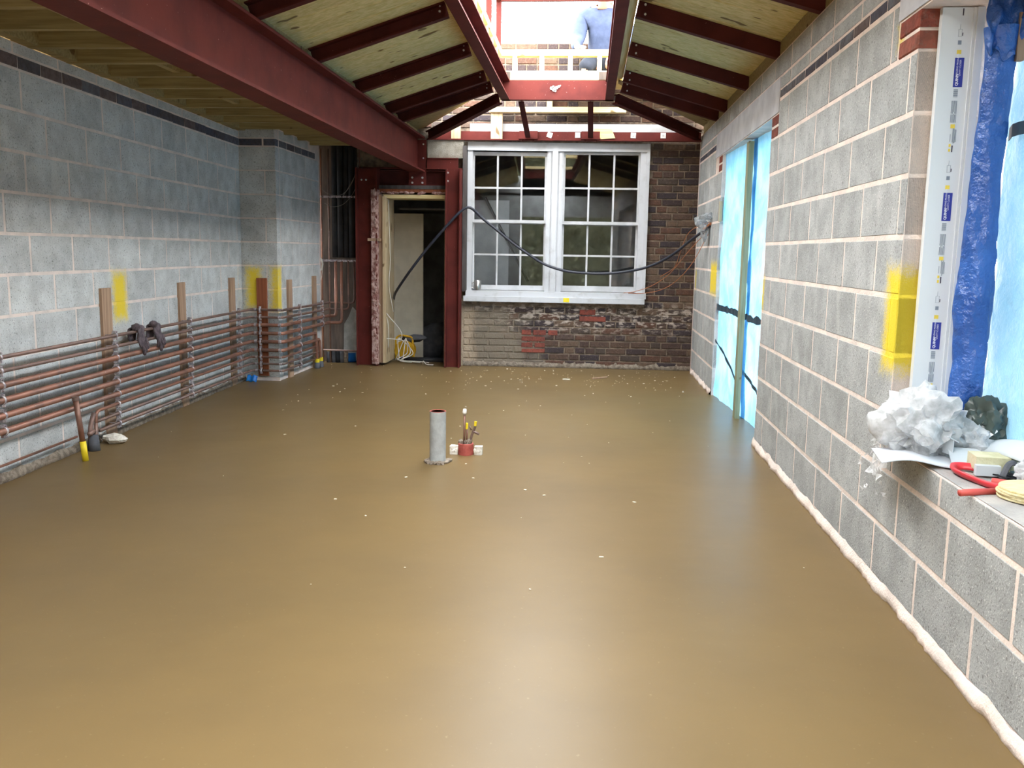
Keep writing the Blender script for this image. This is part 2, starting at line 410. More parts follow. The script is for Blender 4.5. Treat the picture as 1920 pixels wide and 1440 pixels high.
def obj(name, mb, mats, parent=None, M=None, smooth=False, label=None, cat=None, group=None, kind=None, thick=None, center=True, angle=None):
    """links ONE mesh object; a top-level thing gets its origin at the centre of its base"""
    if parent is None and center and M is None and mb.v:
        c = Vector(((min(v[0] for v in mb.v) + max(v[0] for v in mb.v)) / 2, (min(v[1] for v in mb.v) + max(v[1] for v in mb.v)) / 2, min(v[2] for v in mb.v)))
        mb.v = [tuple(Vector(v) - c) for v in mb.v]
    else: c = None
    me = mb.mesh(name, mats, smooth or angle is not None)
    fix_normals(me)
    o = bpy.data.objects.new(name, me); COL.objects.link(o)
    if angle is not None:
        bm = bmesh.new(); bm.from_mesh(me)
        for e in bm.edges:
            e.smooth = not (len(e.link_faces) == 2 and e.calc_face_angle(0) > math.radians(angle))
        bm.to_mesh(me); bm.free()
    if parent is not None:
        o.parent = parent
        o.matrix_parent_inverse = parent.matrix_basis.inverted()
        if parent.parent is not None: o.matrix_parent_inverse = parent.matrix_basis.inverted() @ parent.matrix_parent_inverse.inverted() @ parent.parent.matrix_basis.inverted()
    if M is not None: o.matrix_basis = M
    if c is not None: o.location = c
    if thick:
        md = o.modifiers.new('thickness', 'SOLIDIFY'); md.thickness = thick; md.offset = 0
    return tag(o, label, cat, group, kind)

def piece(name, me, parent, loc, scale=(1, 1, 1), rz=0.0):
    """an instance of a shared piece mesh, in the parent's own coordinates"""
    o = bpy.data.objects.new(name, me); COL.objects.link(o); o.parent = parent
    o.location = loc; o.scale = scale
    if rz: o.rotation_euler = (0, 0, rz)
    return o

def thing(name, loc, label, cat, group=None, M=None):
    o = bpy.data.objects.new(name, None); COL.objects.link(o); o.empty_display_size = .1
    if M is not None: o.matrix_basis = M
    else: o.location = loc
    return tag(o, label, cat, group)

def copy_tree(o, parent=None):
    c = o.copy(); COL.objects.link(c)
    if parent is not None: c.parent = parent
    for ch in [x for x in bpy.data.objects if x.parent == o]: copy_tree(ch, c)
    return c

def bend(pts, r=.05, n=5):
    """rounds the corners of a polyline"""
    pts = [Vector(p) for p in pts]; out = [pts[0]]
    for i in range(1, len(pts) - 1):
        a, b, c = pts[i - 1], pts[i], pts[i + 1]
        d1 = min(r, (a - b).length * .45); d2 = min(r, (c - b).length * .45)
        p0 = b + (a - b).normalized() * d1; p2 = b + (c - b).normalized() * d2
        for k in range(n + 1):
            t = k / n; out.append(p0 * (1 - t) ** 2 + b * 2 * t * (1 - t) + p2 * t * t)
    return out + [pts[-1]]

def smooth_path(pts, n=6):
    P = [Vector(p) for p in pts]; P = [P[0] * 2 - P[1]] + P + [P[-1] * 2 - P[-2]]; out = []
    for i in range(1, len(P) - 2):
        for k in range(n):
            t = k / n; a, b, c, d = P[i - 1], P[i], P[i + 1], P[i + 2]
            out.append(.5 * ((2 * b) + (c - a) * t + (2 * a - 5 * b + 4 * c - d) * t * t + (3 * b - a - 3 * c + d) * t ** 3))
    return out + [P[-2]]

# shared unit pieces: x is the outward face normal (front face at x = 0), y along, z up, 1 x 1
def unit_piece(name, mat, cy_, cz_, depth=.1, jit=0.0, seed=0, front=.004):
    rr = random.Random(seed); j = lambda: (rr.random() - .5) * jit
    y, z = .5, .5
    back = [(-depth, -y, -z), (-depth, y, -z), (-depth, y, z), (-depth, -y, z)]
    mid = [(-front, -y, -z), (-front, y, -z), (-front, y, z), (-front, -y, z)]
    fr = [(0 + j() * .06, -y + cy_ + j(), -z + cz_ + j()), (j() * .06, y - cy_ + j(), -z + cz_ + j()), (j() * .06, y - cy_ + j(), z - cz_ + j()), (j() * .06, -y + cy_ + j(), z - cz_ + j())]
    mb = MB(); vs = back + mid + fr
    fs = [(3, 2, 1, 0), (8, 9, 10, 11)]
    for a in (0, 4):
        for k in range(4): fs.append((a + k, a + (k + 1) % 4, a + 4 + (k + 1) % 4, a + 4 + k))
    mb.add(vs, fs); me = mb.mesh(name, mat); fix_normals(me); return me
BLK = [unit_piece('block_mesh', m_block, .012, .022, .095, .006, i, .006) for i in range(4)]
BLKL = [unit_piece('block_mesh', m_blockL, .012, .022, .095, .006, i + 9, .006) for i in range(4)]
BBR = [unit_piece('blue_brick_mesh', m_blue_brick, .02, .06, .09, .02, i + 20, .005) for i in range(2)]
RBR = [unit_piece('red_brick_mesh', m_red_brick, .03, .08, .09, .03, i + 30, .006) for i in range(2)]
OBR = [unit_piece('old_brick_mesh', m_old_brick, .035, .11, .09, .06, i + 40, .008) for i in range(6)]

def course(parent, name, meshes, joints, z0, z1, gap=.013, holes=(), proud=.0025):
    """a row of pieces between joint positions along y; holes are (y0, y1) spans kept clear"""
    for a, b in zip(joints[:-1], joints[1:]):
        segs = [(a, b)]
        for h0, h1 in holes:
            nxt = []
            for s0, s1 in segs:
                if h1 <= s0 or h0 >= s1: nxt.append((s0, s1)); continue
                if h0 - s0 > .03: nxt.append((s0, h0 + gap / 2))
                if s1 - h1 > .03: nxt.append((h1 - gap / 2, s1))
            segs = nxt
        for s0, s1 in segs:
            w = s1 - s0 - gap
            if w < .03: continue
            dz = (R.random() - .5) * .003
            piece(name, R.choice(meshes), parent, (proud + (R.random() - .5) * .0015, (s0 + s1) / 2, (z0 + z1) / 2 + dz), (1, w, z1 - z0 - gap))

def joints_from(phase, pitch, lo, hi):
    k0 = math.floor((lo - phase) / pitch); out = [lo]
    k = k0
    while phase + pitch * k < hi - .02:
        v = phase + pitch * k
        if v > lo + .02: out.append(v)
        k += 1
    return out + [hi]

# ================================================================ SETTING
Y_BACK, Y_REAR = 10.14, -1.0      # rear = the open side behind the camera
FB = Matrix.Translation((0, Y_BACK, 0)) @ Matrix.Rotation(.03, 4, 'Z') @ Matrix.Rotation(-math.pi / 2, 4, 'Z')   # x toward the room, y along +X
FL = Matrix.Translation((-2.937, 0, 0)) @ Matrix.Rotation(.0488, 4, 'Z')                                         # x into the room, y along +Y
FR = Matrix.Translation((1.18, 0, 0)) @ Matrix.Rotation(math.pi, 4, 'Z')                                         # x into the room, y along -Y

# ground outside and the new floor
mb = MB(); mb.box(-30, 30, -30, Y_REAR, -.30, -.12); mb.box(-30, -3.5, Y_REAR, 16, -.3, -.12); mb.box(2.0, 30, Y_REAR, 16, -.3, -.12)
obj('ground', mb, m_ground, kind='structure', label='muddy garden ground outside the open end of the extension', center=False)
mb = MB()
def ffn(u, v):
    return (-3.7 + 5.1 * u, -1.0 + 11.6 * v, .0015 * noise.noise(Vector((u * 5, v * 9, 0))))
mb.grid(ffn, 40, 80); mb.box(-3.7, 1.4, -1.0, 10.6, -.12, -.004)
obj('floor', mb, m_floor, kind='structure', label='freshly poured wet sand-coloured screed floor', center=False, smooth=True)

# ---- left wall
mb = MB(); mb.box(-.22, 0, Y_REAR, 8.6, -.02, 2.39)
wl_ = obj('wall_left', mb, m_mortarL, M=FL, kind='structure', label='grey concrete block wall on the left with a dark brick band near its top', center=False)
for i in range(10):
    z0, z1 = .225 * i, .225 * (i + 1)
    ph = 5.155 if i % 2 == 0 else 4.92
    if i == 0: z0 = .03
    course(wl_, 'block', BLKL, joints_from(ph, .4645, Y_REAR + .05, 8.56), z0, z1)
course(wl_, 'brick', BBR, joints_from(4.902, .2315, Y_REAR + .05, 8.56), 2.25, 2.325, .010, proud=.006)
course(wl_, 'block', BLKL, joints_from(4.863, .4645, Y_REAR + .05, 8.56), 2.325, 2.392)
# ---- pier on the left wall: front face Y 8.5, side face X -2.99
mb = MB(); mb.box(-3.5, -2.995, 8.505, 9.92, -.02, 2.42)
pr = obj('wall_pier', mb, m_mortarL, kind='structure', label='block pier standing out from the left wall before the pipe recess', center=False)
for i in range(10):
    z0, z1 = .225 * i, .225 * (i + 1)
    if i == 0: z0 = .03
    zc, zh = (z0 + z1) / 2, z1 - z0 - .011
    cuts = [(-3.35, -2.992)] if i % 2 else [(-3.35, -3.105), (-3.095, -2.992)]
    for a, b in cuts: piece('block', R.choice(BLKL), pr, ((a + b) / 2, 8.501, zc), (1, b - a, zh), -math.pi / 2)
    ys = [8.61, 8.95, 9.41, 9.87] if i % 2 else [8.61, 8.71, 9.17, 9.63, 9.87]
    for a, b in zip(ys[:-1], ys[1:]): piece('block', R.choice(BLKL), pr, (-2.991, (a + b) / 2, zc), (1, b - a - .011, zh))
for a, b in ((-3.35, -3.12), (-3.11, -2.992)): piece('brick', R.choice(BBR), pr, ((a + b) / 2, 8.502, 2.2875), (1, b - a - .005, .064), -math.pi / 2)
for a in (8.61, 8.84, 9.07, 9.30, 9.53): piece('brick', R.choice(BBR), pr, (-2.992, a + .11, 2.2875), (1, .22, .064))
piece('block', BLKL[0], pr, (-3.17, 8.501, 2.37), (1, .35, .08), -math.pi / 2)
for a in (8.61, 9.07): piece('block', BLKL[1], pr, (-2.991, a + .22, 2.37), (1, .44, .08))

# ---- right wall with a doorway (Y 6.2-8.4) and a window opening (Y < 3.53)
DY0, DY1, DZ = 6.2, 8.4, 2.195
WY1, WZ0, WZ1 = 3.53, .585, 2.195
mb = MB()
def rbox(y0, y1, z0, z1, x1=.34): mb.box(-x1, 0, -y1, -y0, z0, z1)
rbox(DY1, 10.3, -.02, 2.565); rbox(DY0, DY1, DZ, 2.565); rbox(WY1, DY0, -.02, 2.565)
rbox(.85, WY1, -.02, WZ0, .34); rbox(.85, WY1, WZ1, 2.565); rbox(Y_REAR, .85, -.02, 2.565)
wr = obj('wall_right', mb, m_mortar, M=FR, kind='structure', label='pale grey concrete block wall on the right with pink mortar joints', center=False)
def rcourse(name, meshes, joints, z0, z1, holes=(), gap=.0145):
    js = [-j for j in joints][::-1]; hs = [(-b, -a) for a, b in holes]
    course(wr, name, meshes, js, z0, z1, gap, hs)
for i in range(10):
    z0 = .252 + .225 * (i - 1); z1 = z0 + .225
    if i == 0: z0 = .035
    ph = 4.07 if i % 2 == 0 else 3.832
    holes = [(DY0, DY1)]
    if i == 2: z1t = WZ0 + .005
    if i >= 3: holes.append((.85, WY1))
    if i == 9:
        holes = [(5.98, 8.82), (.62, 3.76)]
    if i == 2:
        rcourse('block', BLK, joints_from(ph, .47, WY1, 10.1), z0, z1, [(DY0, DY1)])
        rcourse('block', BLK, joints_from(2.985 - .47, .47, Y_REAR + .05, WY1), z0, z1t)
    elif i == 9:
        rcourse('block', BLK, joints_from(ph, .47, Y_REAR + .05, 10.1), z0, 2.277, holes)
    else:
        rcourse('block', BLK, joints_from(ph, .47, Y_REAR + .05, 10.1), z0, z1, holes)
for z0 in (2.052, 2.127):
    piece('brick', RBR[0], wr, (.006, -3.628, z0 + .036), (1, .206, .062))
    piece('brick', RBR[1], wr, (.004, -6.09, z0 + .036), (1, .20, .062)); piece('brick', RBR[0], wr, (.004, -8.5, z0 + .036), (1, .19, .062))
rcourse('brick', BBR, joints_from(3.926, .2335, 3.76, 5.98), 2.28, 2.337, gap=.010)
rcourse('brick', BBR, joints_from(8.82, .2335, 8.82, 10.1), 2.28, 2.337, gap=.010)
rcourse('block', BLK, joints_from(4.282, .4745, Y_REAR + .05, 10.1), 2.42, 2.567)
rcourse('block', BLK, joints_from(4.282, .4745, 3.76, 5.98), 2.337, 2.42); rcourse('block', BLK, joints_from(4.282, .4745, 8.82, 10.1), 2.337, 2.42)
for y0, y1 in ((5.98, 8.82), (.62, 3.76)):
    mb = MB(); mb.box(-.10, .006, -y1 + .006, -y0 - .006, 2.202, 2.415)
    obj('lintel', mb, m_lintel, wr, M=FR)
# ragged mortar along the foot of the walls
def fillet(name, M, y0, y1, label, sgn=1, h=.045):
    mb = MB(); rr = random.Random(3); n = int((y1 - y0) / .035); prof = []
    for i in range(n + 1):
        y = y0 + (y1 - y0) * i / n
        a = .016 + .016 * noise.noise(Vector((y * 5, 1, 0))) + .010 * rr.random(); hh = h + .02 * noise.noise(Vector((y * 7, 4, 0))) + .008 * rr.random()
        prof.append((y, a, hh))
    vs = []; fs = []
    for y, a, hh in prof: vs += [(.0, y, -.01), (a, y, -.01), (a * .8, y, hh * .5), (.006, y, hh)]
    for i in range(n):
        for k in range(3): fs.append((i * 4 + k, i * 4 + k + 1, i * 4 + k + 5, i * 4 + k + 4))
    mb.add(vs, fs); return obj(name, mb, m_lump if sgn < 0 else m_mortar, M=M, kind='structure', label=label, center=False, smooth=True)
fillet('trim_1', FR, -DY0, -Y_REAR, 'ragged pale mortar along the foot of the right wall')
fillet('trim_2', FL, Y_REAR, 8.5, 'ragged grey mortar along the foot of the left wall', -1, .05)
fillet('trim_3', FB, -1.4, 1.18, 'crumbling mortar edge along the foot of the old brick wall', -1, .06)
fillet('trim_4', FR, -10.1, -DY1, 'pale mortar along the foot of the block pier beside the far corner')

mb = MB(); mb.box(-4.0, -.95, Y_REAR - .2, Y_REAR, -.02, 2.66); mb.box(-.95, 1.6, Y_REAR - .2, Y_REAR, 2.12, 3.0); mb.box(-4.0, 1.6, Y_REAR - .2, Y_REAR, 2.60, 3.05)
obj('wall_rear', mb, m_blockL, kind='structure', label='block wall behind the photographer with a wide opening to the garden', center=False)

# ---- back wall of old bricks
U0, U1, V0, V1 = -1.36, .635, .745, 2.485     # window hole
mb = MB()
def bbox(u0, u1, z0, z1, d0=-.30, d1=0): mb.box(d0, d1, u0, u1, z0, z1)
bbox(-3.6, -2.62, -.02, 2.62, -.30, -.10); bbox(-2.62, -2.33, -.02, 2.62); bbox(-2.33, -1.57, 1.93, 2.62); bbox(-1.57, U0, -.02, 2.62)
bbox(U0, U1, -.02, V0); bbox(U1, 1.4, -.02, 2.62); bbox(U0, U1, V1, 2.62)
wb = obj('wall_back', mb, m_old_mortar, M=FB, kind='structure', label='old dark brick wall around the white double sash window', center=False)
rr = random.Random(5)
for i in range(33):
    z0 = .01 + .0755 * i; z1 = z0 + .0755
    ph = .635 + (.112 if i % 2 else 0)
    js = [U0 - .04]; x = U0 - .04 + (.06 if i % 2 else .0)
    while x < 1.19:
        if x > js[-1] + .03: js.append(x)
        x += .229 if (rr.random() < .62) else .117
    js.append(1.19)
    course(wb, 'brick', OBR, js, z0, z1, .013, [(U0 - .07, U1 + .005)] if z1 > V0 - .02 else [], .010)
# two patches of newer red brick under the window
RP = [(-.09, .10, .605, .67), (-.09, .22, .53, .595), (-.74, -.62, .365, .43), (-.61, -.45, .365, .43), (-.44, -.32, .365, .43), (-.74, -.46, .295, .355), (-.74, -.60, .225, .285), (-.59, -.46, .225, .285), (-.74, -.46, .165, .215)]
for a, b, c, d in RP: piece('brick', R.choice(RBR), wb, (.0135, (a + b) / 2, (c + d) / 2), (1, b - a - .012, d - c - .006))
# gable wall above the window, its top edge is where the man kneels
mb = MB(); mb.box(-.25, -.0, -3.6, 1.6, 2.62, 3.54)
wg = obj('wall_gable', mb, m_old_mortar, M=FB, kind='structure', label='old brick parapet wall above the window, seen through the open roof', center=False)
for i in range(12):
    z0 = 2.635 + .0755 * i; js = [-2.0]; x = -2.0 + (.11 if i % 2 else 0)
    while x < 1.35:
        if x > js[-1] + .03: js.append(x)
        x += .229 if rr.random() < .5 else .117
    js.append(1.35)
    course(wg, 'brick', OBR, js, z0, z0 + .0755, .014, proud=.010)

# ---- dim room behind the old wall
mb = MB()
mb.box(-5, 3.2, 10.45, 14.4, -.2, -.06); mb.box(-5, 3.2, 10.45, 14.4, 2.62, 2.7)
mb.box(-5.1, -5, 10.45, 14.4, -.2, 2.7); mb.box(3.2, 3.3, 10.45, 14.4, -.2, 2.7); mb.box(-5, 3.2, 14.3, 14.4, -.2, 2.7)
mb.box(-5, -3.3, 10.3, 10.5, -.2, 2.7); mb.box(1.3, 3.2, 10.3, 10.5, -.2, 2.7)
obj('wall_room_behind', mb, m_dark_room, kind='structure', label='bare dim room seen through the doorway and the sash window', center=False)

# ---- ceilings: flat deck on joists to the left, sloped boards either side of the rooflight
mb = MB(); mb.box(-4.0, -1.93, Y_REAR, 10.35, 2.56, 2.60)
mb.box(-4.0, -3.7, Y_REAR, 10.35, 2.39, 2.6)
cl = obj('ceiling', mb, m_joist, kind='structure', label='flat timber deck on joists at the left and sloped boards beside the rooflight', center=False)
k = -8
while 4.196 + .416 * k < 10.0:
    y = 4.196 + .416 * k; k += 1
    if y < Y_REAR + .05: continue
    mb = MB(); mb.box(-2.95 - .049 * y - .08, -1.912, y - .0235, y + .0235, 2.388, 2.56)
    obj('joist', mb, m_joist, cl)
for i, y in enumerate((4.404, 5.652, 6.90)):
    mb = MB(); mb.box(-2.62 - .1 * i, -2.575 - .1 * i, y - .183, y + .183, 2.41, 2.555); obj('noggin', mb, m_joist, cl)
mb = MB(); mb.box(.004, .075, Y_REAR, 8.5, 2.392, 2.558)
lo_ = obj('wall_plate', mb, m_joist, cl, M=FL)
# sloped planks: one object each
def slope_z(x, side):      # underside of the boards
    return (2.935 - (x - .28) * .285) if side > 0 else (2.925 - (-.985 - x) * .325)
PW = .198
def plank_mesh(x0, x1, side):
    mb = MB(); t = .022; g = .007; h = PW / 2
    P = []
    for x in (x0, x1):
        z = slope_z(x, side)
        P += [(x, -h + g * .3, z + .008), (x, -h + g * 1.6, z), (x, h - g * 1.6, z), (x, h - g * .3, z + .008), (x, h - g * .3, z + t), (x, -h + g * .3, z + t)]
    fs = [tuple(range(6)), tuple(range(6, 12))] + [(i, (i + 1) % 6, 6 + (i + 1) % 6, 6 + i) for i in range(6)]
    mb.add(P, fs); me = mb.mesh('plank_mesh', m_plank); fix_normals(me); return me
pmR = plank_mesh(.284, 1.36, 1); pmL = plank_mesh(-1.98, -.992, -1)
y = Y_REAR + .1
while y < 9.05:
    for me in (pmR, pmL): piece('plank', me, cl, (0, y, (R.random() - .5) * .003))
    y += PW
mb = MB()
def hip_poly(pts, side):
    n = len(pts); mb.add([(x, y, slope_z(x, side)) for x, y in pts] + [(x, y, slope_z(x, side) + .02) for x, y in pts], [tuple(range(n)), tuple(range(n, 2 * n))] + [(i, (i + 1) % n, n + (i + 1) % n, n + i) for i in range(n)])
hip_poly([(.24, 9.05), (1.34, 9.05), (1.34, 10.13), (1.22, 10.13), (.24, 9.17)], 1)
hip_poly([(-.95, 9.05), (-1.98, 9.05), (-1.98, 10.13), (-1.88, 10.13), (-.95, 9.17)], -1)
obj('hip_board', mb, m_joist, cl)
mb = MB(); mb.box(1.2, 1.25, Y_REAR, 10.1, 2.56, 2.68); mb.box(-1.97, -1.93, Y_REAR, 10.1, 2.55, 2.64); mb.box(-4, -1.9, Y_REAR - .02, Y_REAR, 2.39, 2.64)
obj('eaves_timber', mb, m_joist, cl)
mb = MB()   # roofing felt over the boards keeps daylight out
def quad(a, b, c, d):
    mb.add([a, b, c, d], [(0, 1, 2, 3)])
for x0, x1, s in ((.284, 1.45, 1), (-1.98, -.992, -1)):
    quad((x0, Y_REAR, slope_z(x0, s) + .035), (x1, Y_REAR, slope_z(x1, s) + .035), (x1, 9.06, slope_z(x1, s) + .035), (x0, 9.06, slope_z(x0, s) + .035))
obj('roof_felt', mb, m_felt, cl, thick=.01)
# ================================================================ STEELWORK
def ibeam_prof(w, h, tw, tf):
    a, b = w / 2, h / 2
    return [(-a, -b), (a, -b), (a, -b + tf), (tw / 2, -b + tf), (tw / 2, b - tf), (a, b - tf), (a, b), (-a, b), (-a, b - tf), (-tw / 2, b - tf), (-tw / 2, -b + tf), (-a, -b + tf)]
def chan_prof(w, h, t, flip=1):
    b = h / 2
    return [(0, -b), (flip * w, -b), (flip * w, -b + t), (flip * t, -b + t), (flip * t, b - t), (flip * w, b - t), (flip * w, b), (0, b)]
def axis_frame(p0, p1, up=(0, 0, 1)):
    """local z runs p0 -> p1, local y is up, local x across"""
    p0, p1 = Vector(p0), Vector(p1); z = (p1 - p0).normalized(); x = Vector(up).cross(z).normalized(); y = z.cross(x)
    return Matrix(((x.x, y.x, z.x, p0.x), (x.y, y.y, z.y, p0.y), (x.z, y.z, z.z, p0.z), (0, 0, 0, 1))), (p1 - p0).length
def profile(mb, prof, p0, p1, up=(0, 0, 1), mi=0):
    M, L = axis_frame(p0, p1, up); mb.prism(prof, 0, L, M, mi)
def bolt(parent, p, d, r=.011):
    d = Vector(d).normalized(); mb = MB(); p = Vector(p)
    mb.tube([p, p + d * .012], r, 6); mb.tube([p + d * .012, p + d * .022], r * .55, 6)
    return obj('bolt', mb, m_bolt, parent)

# main beam
t = thing('steel_beam', (-1.905, 5.5, 2.15), 'deep red oxide steel beam running the length of the room under the ceiling', 'steel beam')
mb = MB(); profile(mb, ibeam_prof(.178, .375, .011, .018), (-1.912, Y_REAR, 2.3375), (-1.912, 9.985, 2.3375)); obj('i_section', mb, m_steel, t)
mb = MB(); mb.box(-2.005, -1.812, 9.985, 10.005, 1.985, 2.50); obj('end_plate', mb, m_steel, t)
for x in (-1.965, -1.852):
    for z in (2.035, 2.09): bolt(t, (x, 9.984, z), (0, -1, 0), .012)
bolt(t, (-1.842, 9.984, 2.30), (0, -1, 0), .009); bolt(t, (-1.842, 9.984, 2.45), (0, -1, 0), .009)

# rooflight trimmers and cross beam
YC = 9.12
t = thing('trimmer_beam', (-.95, 6, 2.785), 'red steel channel along the left edge of the roof opening', 'steel beam')
mb = MB(); profile(mb, chan_prof(-.082, .185, .012), (-.905, 1.6, 2.8775), (-.905, YC + .09, 2.8775)); obj('channel', mb, m_steel, t)
t = thing('trimmer_beam', (.24, 6, 2.785), 'red steel channel along the right edge of the roof opening', 'steel beam')
mb = MB(); profile(mb, chan_prof(.082, .185, .012), (.20, 1.6, 2.8775), (.20, YC + .09, 2.8775)); obj('channel', mb, m_steel, t)
t = thing('cross_beam', (-.35, YC, 2.785), 'red steel beam closing the far end of the roof opening, chalk-marked', 'steel beam')
mb = MB(); profile(mb, chan_prof(.082, .185, .012), (-.905, YC, 2.8775), (.20, YC, 2.8775)); mb.v = [(v[0], v[1], v[2]) for v in mb.v]; obj('channel', mb, m_steel, t)
mb = MB(); mb.box(-.905, -.893, YC - .07, YC, 2.795, 2.965); obj('cleat', mb, m_steel, t)
mb = MB()
for i, (x, z, r) in enumerate([(-.41, 2.892, .016), (-.385, 2.883, .022), (-.36, 2.897, .016), (-.34, 2.908, .012), (-.325, 2.917, .007), (-.392, 2.905, .012), (-.372, 2.868, .011)]):
    mb.lathe([(r, 0), (r, .0015)], (0, 0, 0), 8, M=Matrix.Translation((x, YC - .0135, z)) @ Matrix.Rotation(math.pi / 2, 4, 'X'))
obj('chalk_mark', mb, m_packer, t, label='pale scuffed mark')
t = thing('cross_beam', (-.35, 1.6, 2.785), 'red steel beam closing the near end of the roof opening, overhead', 'steel beam')
mb = MB(); profile(mb, chan_prof(-.082, .185, .012), (-.905, 1.6, 2.8775), (.20, 1.6, 2.8775)); obj('channel', mb, m_steel, t)

# rafters
def rafter(side, y, label, deep=.10, w=.06, mat=None):
    s = slope_z
    xs = (.272, 1.34) if side > 0 else (-.98, -1.90)
    zt = [s(x, side) - .004 for x in xs]
    t = thing('rafter', (xs[0], y, zt[0] - deep), label, 'steel beam', 'steel rafters under the sloped boards')
    mb = MB(); profile(mb, chan_prof(w, deep, .01, 1 if side > 0 else 1), (xs[0], y, zt[0] - deep / 2), (xs[1], y, zt[1] - deep / 2))
    obj('channel', mb, mat or m_steel_d, t)
    d = 1 if side > 0 else -1
    for q in (.022, .07): bolt(t, (xs[0] + d * .05, y - (.012 if side < 0 else .012), zt[0] - deep * .5 - q * .25 * d - (q - .045) * 1.0), (0, -1, 0), .008)
    return t
names = ['nearest the camera', 'second from the camera', 'third from the camera', 'fourth from the camera', 'fifth from the camera', 'closest to the hip']
for side, nm in ((-1, 'left'), (1, 'right')):
    for i, y in enumerate((3.90, 5.05, 6.18, 7.33, 8.42, 8.96)):
        rafter(side, y, 'dark red steel rafter on the %s slope, %s' % (nm, names[i]))
# hip rafters, struts to the wall beam
for a, b, nm in (((-.93, 9.16, 2.80), (-1.79, 10.02, 2.545), 'left'), ((.22, 9.16, 2.80), (1.14, 10.03, 2.565), 'right')):
    t = thing('hip_rafter', b, 'red steel hip rafter from the roof opening down to the %s back corner' % nm, 'steel beam')
    mb = MB(); profile(mb, ibeam_prof(.07, .10, .01, .012), a, b); obj('i_section', mb, m_steel_d, t)
    c = (Vector(a) - Vector(b)).normalized()
    q = Vector((0, .06, .02)); mb = MB(); profile(mb, [(-.02, -.05), (.02, -.05), (.02, .05), (-.02, .05)], Vector(a) + q - c * .02, Vector(b) + q + c * .55)
    obj('firring', mb, m_pale_x, t)
for x0, x1, nm in ((-.712, -.69, 'left'), (-.024, -.015, 'right')):
    t = thing('roof_strut', (x1, 10.03, 2.53), 'slim dark red steel strut between roof opening and window beam, the %s of two' % nm, 'steel strut')
    mb = MB(); profile(mb, [(-.028, -.03), (.028, -.03), (.028, -.02), (.005, -.02), (.005, .03), (-.005, .03), (-.005, -.02), (-.028, -.02)], (x0, 9.20, 2.80), (x1, 10.035, 2.535)); obj('tee_section', mb, m_steel_d, t)
    mb = MB(); mb.box(x1 - .10, x1 + .10, 10.005, 10.04, 2.525, 2.60); mb.box(x1 - .105, x1 + .105, 9.96, 10.04, 2.512, 2.527); obj('foot_plate', mb, m_steel, t)
    for q in (-.06, .055): bolt(t, (x1 + q, 9.985, 2.512), (0, 0, -1), .012).data.materials.__setitem__(0, m_steel_d)
# beam on the wall over the window
t = thing('wall_beam', (-.3, 10.05, 2.51), 'red steel angle fixed along the wall over the white window', 'steel beam')
mb = MB(); mb.box(-1.80, 1.17, 10.045, 10.06, 2.51, 2.60); mb.box(-1.80, 1.17, 9.985, 10.06, 2.50, 2.512); obj('angle', mb, m_steel, t)
for i, (x, rz) in enumerate(((-.46, .35), (-.155, .0), (.445, .05), (.765, .0))):
    mb = MB(); Mx = Matrix.Translation((x, 10.043, 2.565)) @ Matrix.Rotation(rz, 4, 'Y'); mb.box(-.028, .028, -.006, 0, -.028, .028, 0, Mx); pk = obj('packer', mb, m_packer, t, label='white square washer plate')
    mb = MB(); mb.box(-.010, .010, -.012, -.006, -.010, .010, 0, Mx); obj('nut', mb, m_bolt, pk)
# fascia and timbers over the window
mb = MB(); poly = [(-1.34, 2.602), (.975, 2.602), (.74, 2.685), (-1.34, 2.685)]
mb.prism(poly, 0, .022, Matrix(((1, 0, 0, 0), (0, 0, 1, 10.07), (0, 1, 0, 0), (0, 0, 0, 1))))
obj('fascia_board', mb, m_white, label='white fascia board with a clipped right end behind the red beam', cat='board')
mb = MB(); mb.box(-1.535, -1.435, 9.985, 10.03, 2.513, 2.69); obj('timber_post', mb, m_pale_z, label='short pale timber post left of the window on the red beam', cat='timber')
mb = MB(); mb.box(-1.10, -.975, 9.985, 10.03, 2.513, 2.79); obj('timber_post', mb, m_pale_z, label='taller pale timber post standing on the red beam under the crosspiece', cat='timber')
mb = MB(); mb.box(-1.12, .355, 9.94, 10.035, 2.79, 2.845); obj('timber_crosspiece', mb, m_pale_x, label='long pale timber crosspiece in front of the upper bricks', cat='timber')
mb = MB(); mb.prism([(0, 0), (.24, .02), (.20, .115), (.01, .12)], 0, .02, Matrix(((1, 0, 0, .01), (0, 0, 1, 10.02), (0, 1, 0, 2.513), (0, 0, 0, 1)))); obj('timber_offcut', mb, m_pale_x, label='skewed pale timber offcut lying on the red beam by the right strut', cat='timber')
# lantern upstand: plates, studs, rails on the trimmers
t = thing('rooflight_upstand', (-.35, 6, 2.972), 'pale timber stud upstand around the roof opening', 'timber frame')
for nm, m, b in (('bottom_plate', m_pale_y, (-.985, -.905, 1.6, YC + .09, 2.972, 3.02)), ('bottom_plate', m_pale_y, (.20, .28, 1.6, YC + .09, 2.972, 3.02)), ('bottom_plate', m_pale_x, (-.905, .20, YC, YC + .09, 2.972, 3.06)),
                 ('top_rail', m_pale_y, (-.985, -.905, 1.6, YC + .09, 3.20, 3.26)), ('top_rail', m_pale_y, (.20, .28, 1.6, YC + .09, 3.20, 3.26)), ('top_rail', m_pale_x, (-.905, .20, YC, YC + .09, 3.20, 3.26)),
                 ('bottom_plate', m_pale_x, (-.905, .20, 1.6, 1.69, 2.972, 3.02)), ('top_rail', m_pale_x, (-.905, .20, 1.6, 1.69, 3.20, 3.26))):
    mb = MB(); mb.box(*b); obj(nm, mb, m, t)
for x in (-.80, -.535, -.255, .03):
    mb = MB(); mb.box(x, x + .045, YC + .002, YC + .088, 3.06, 3.20); obj('stud', mb, m_pale_z, t)
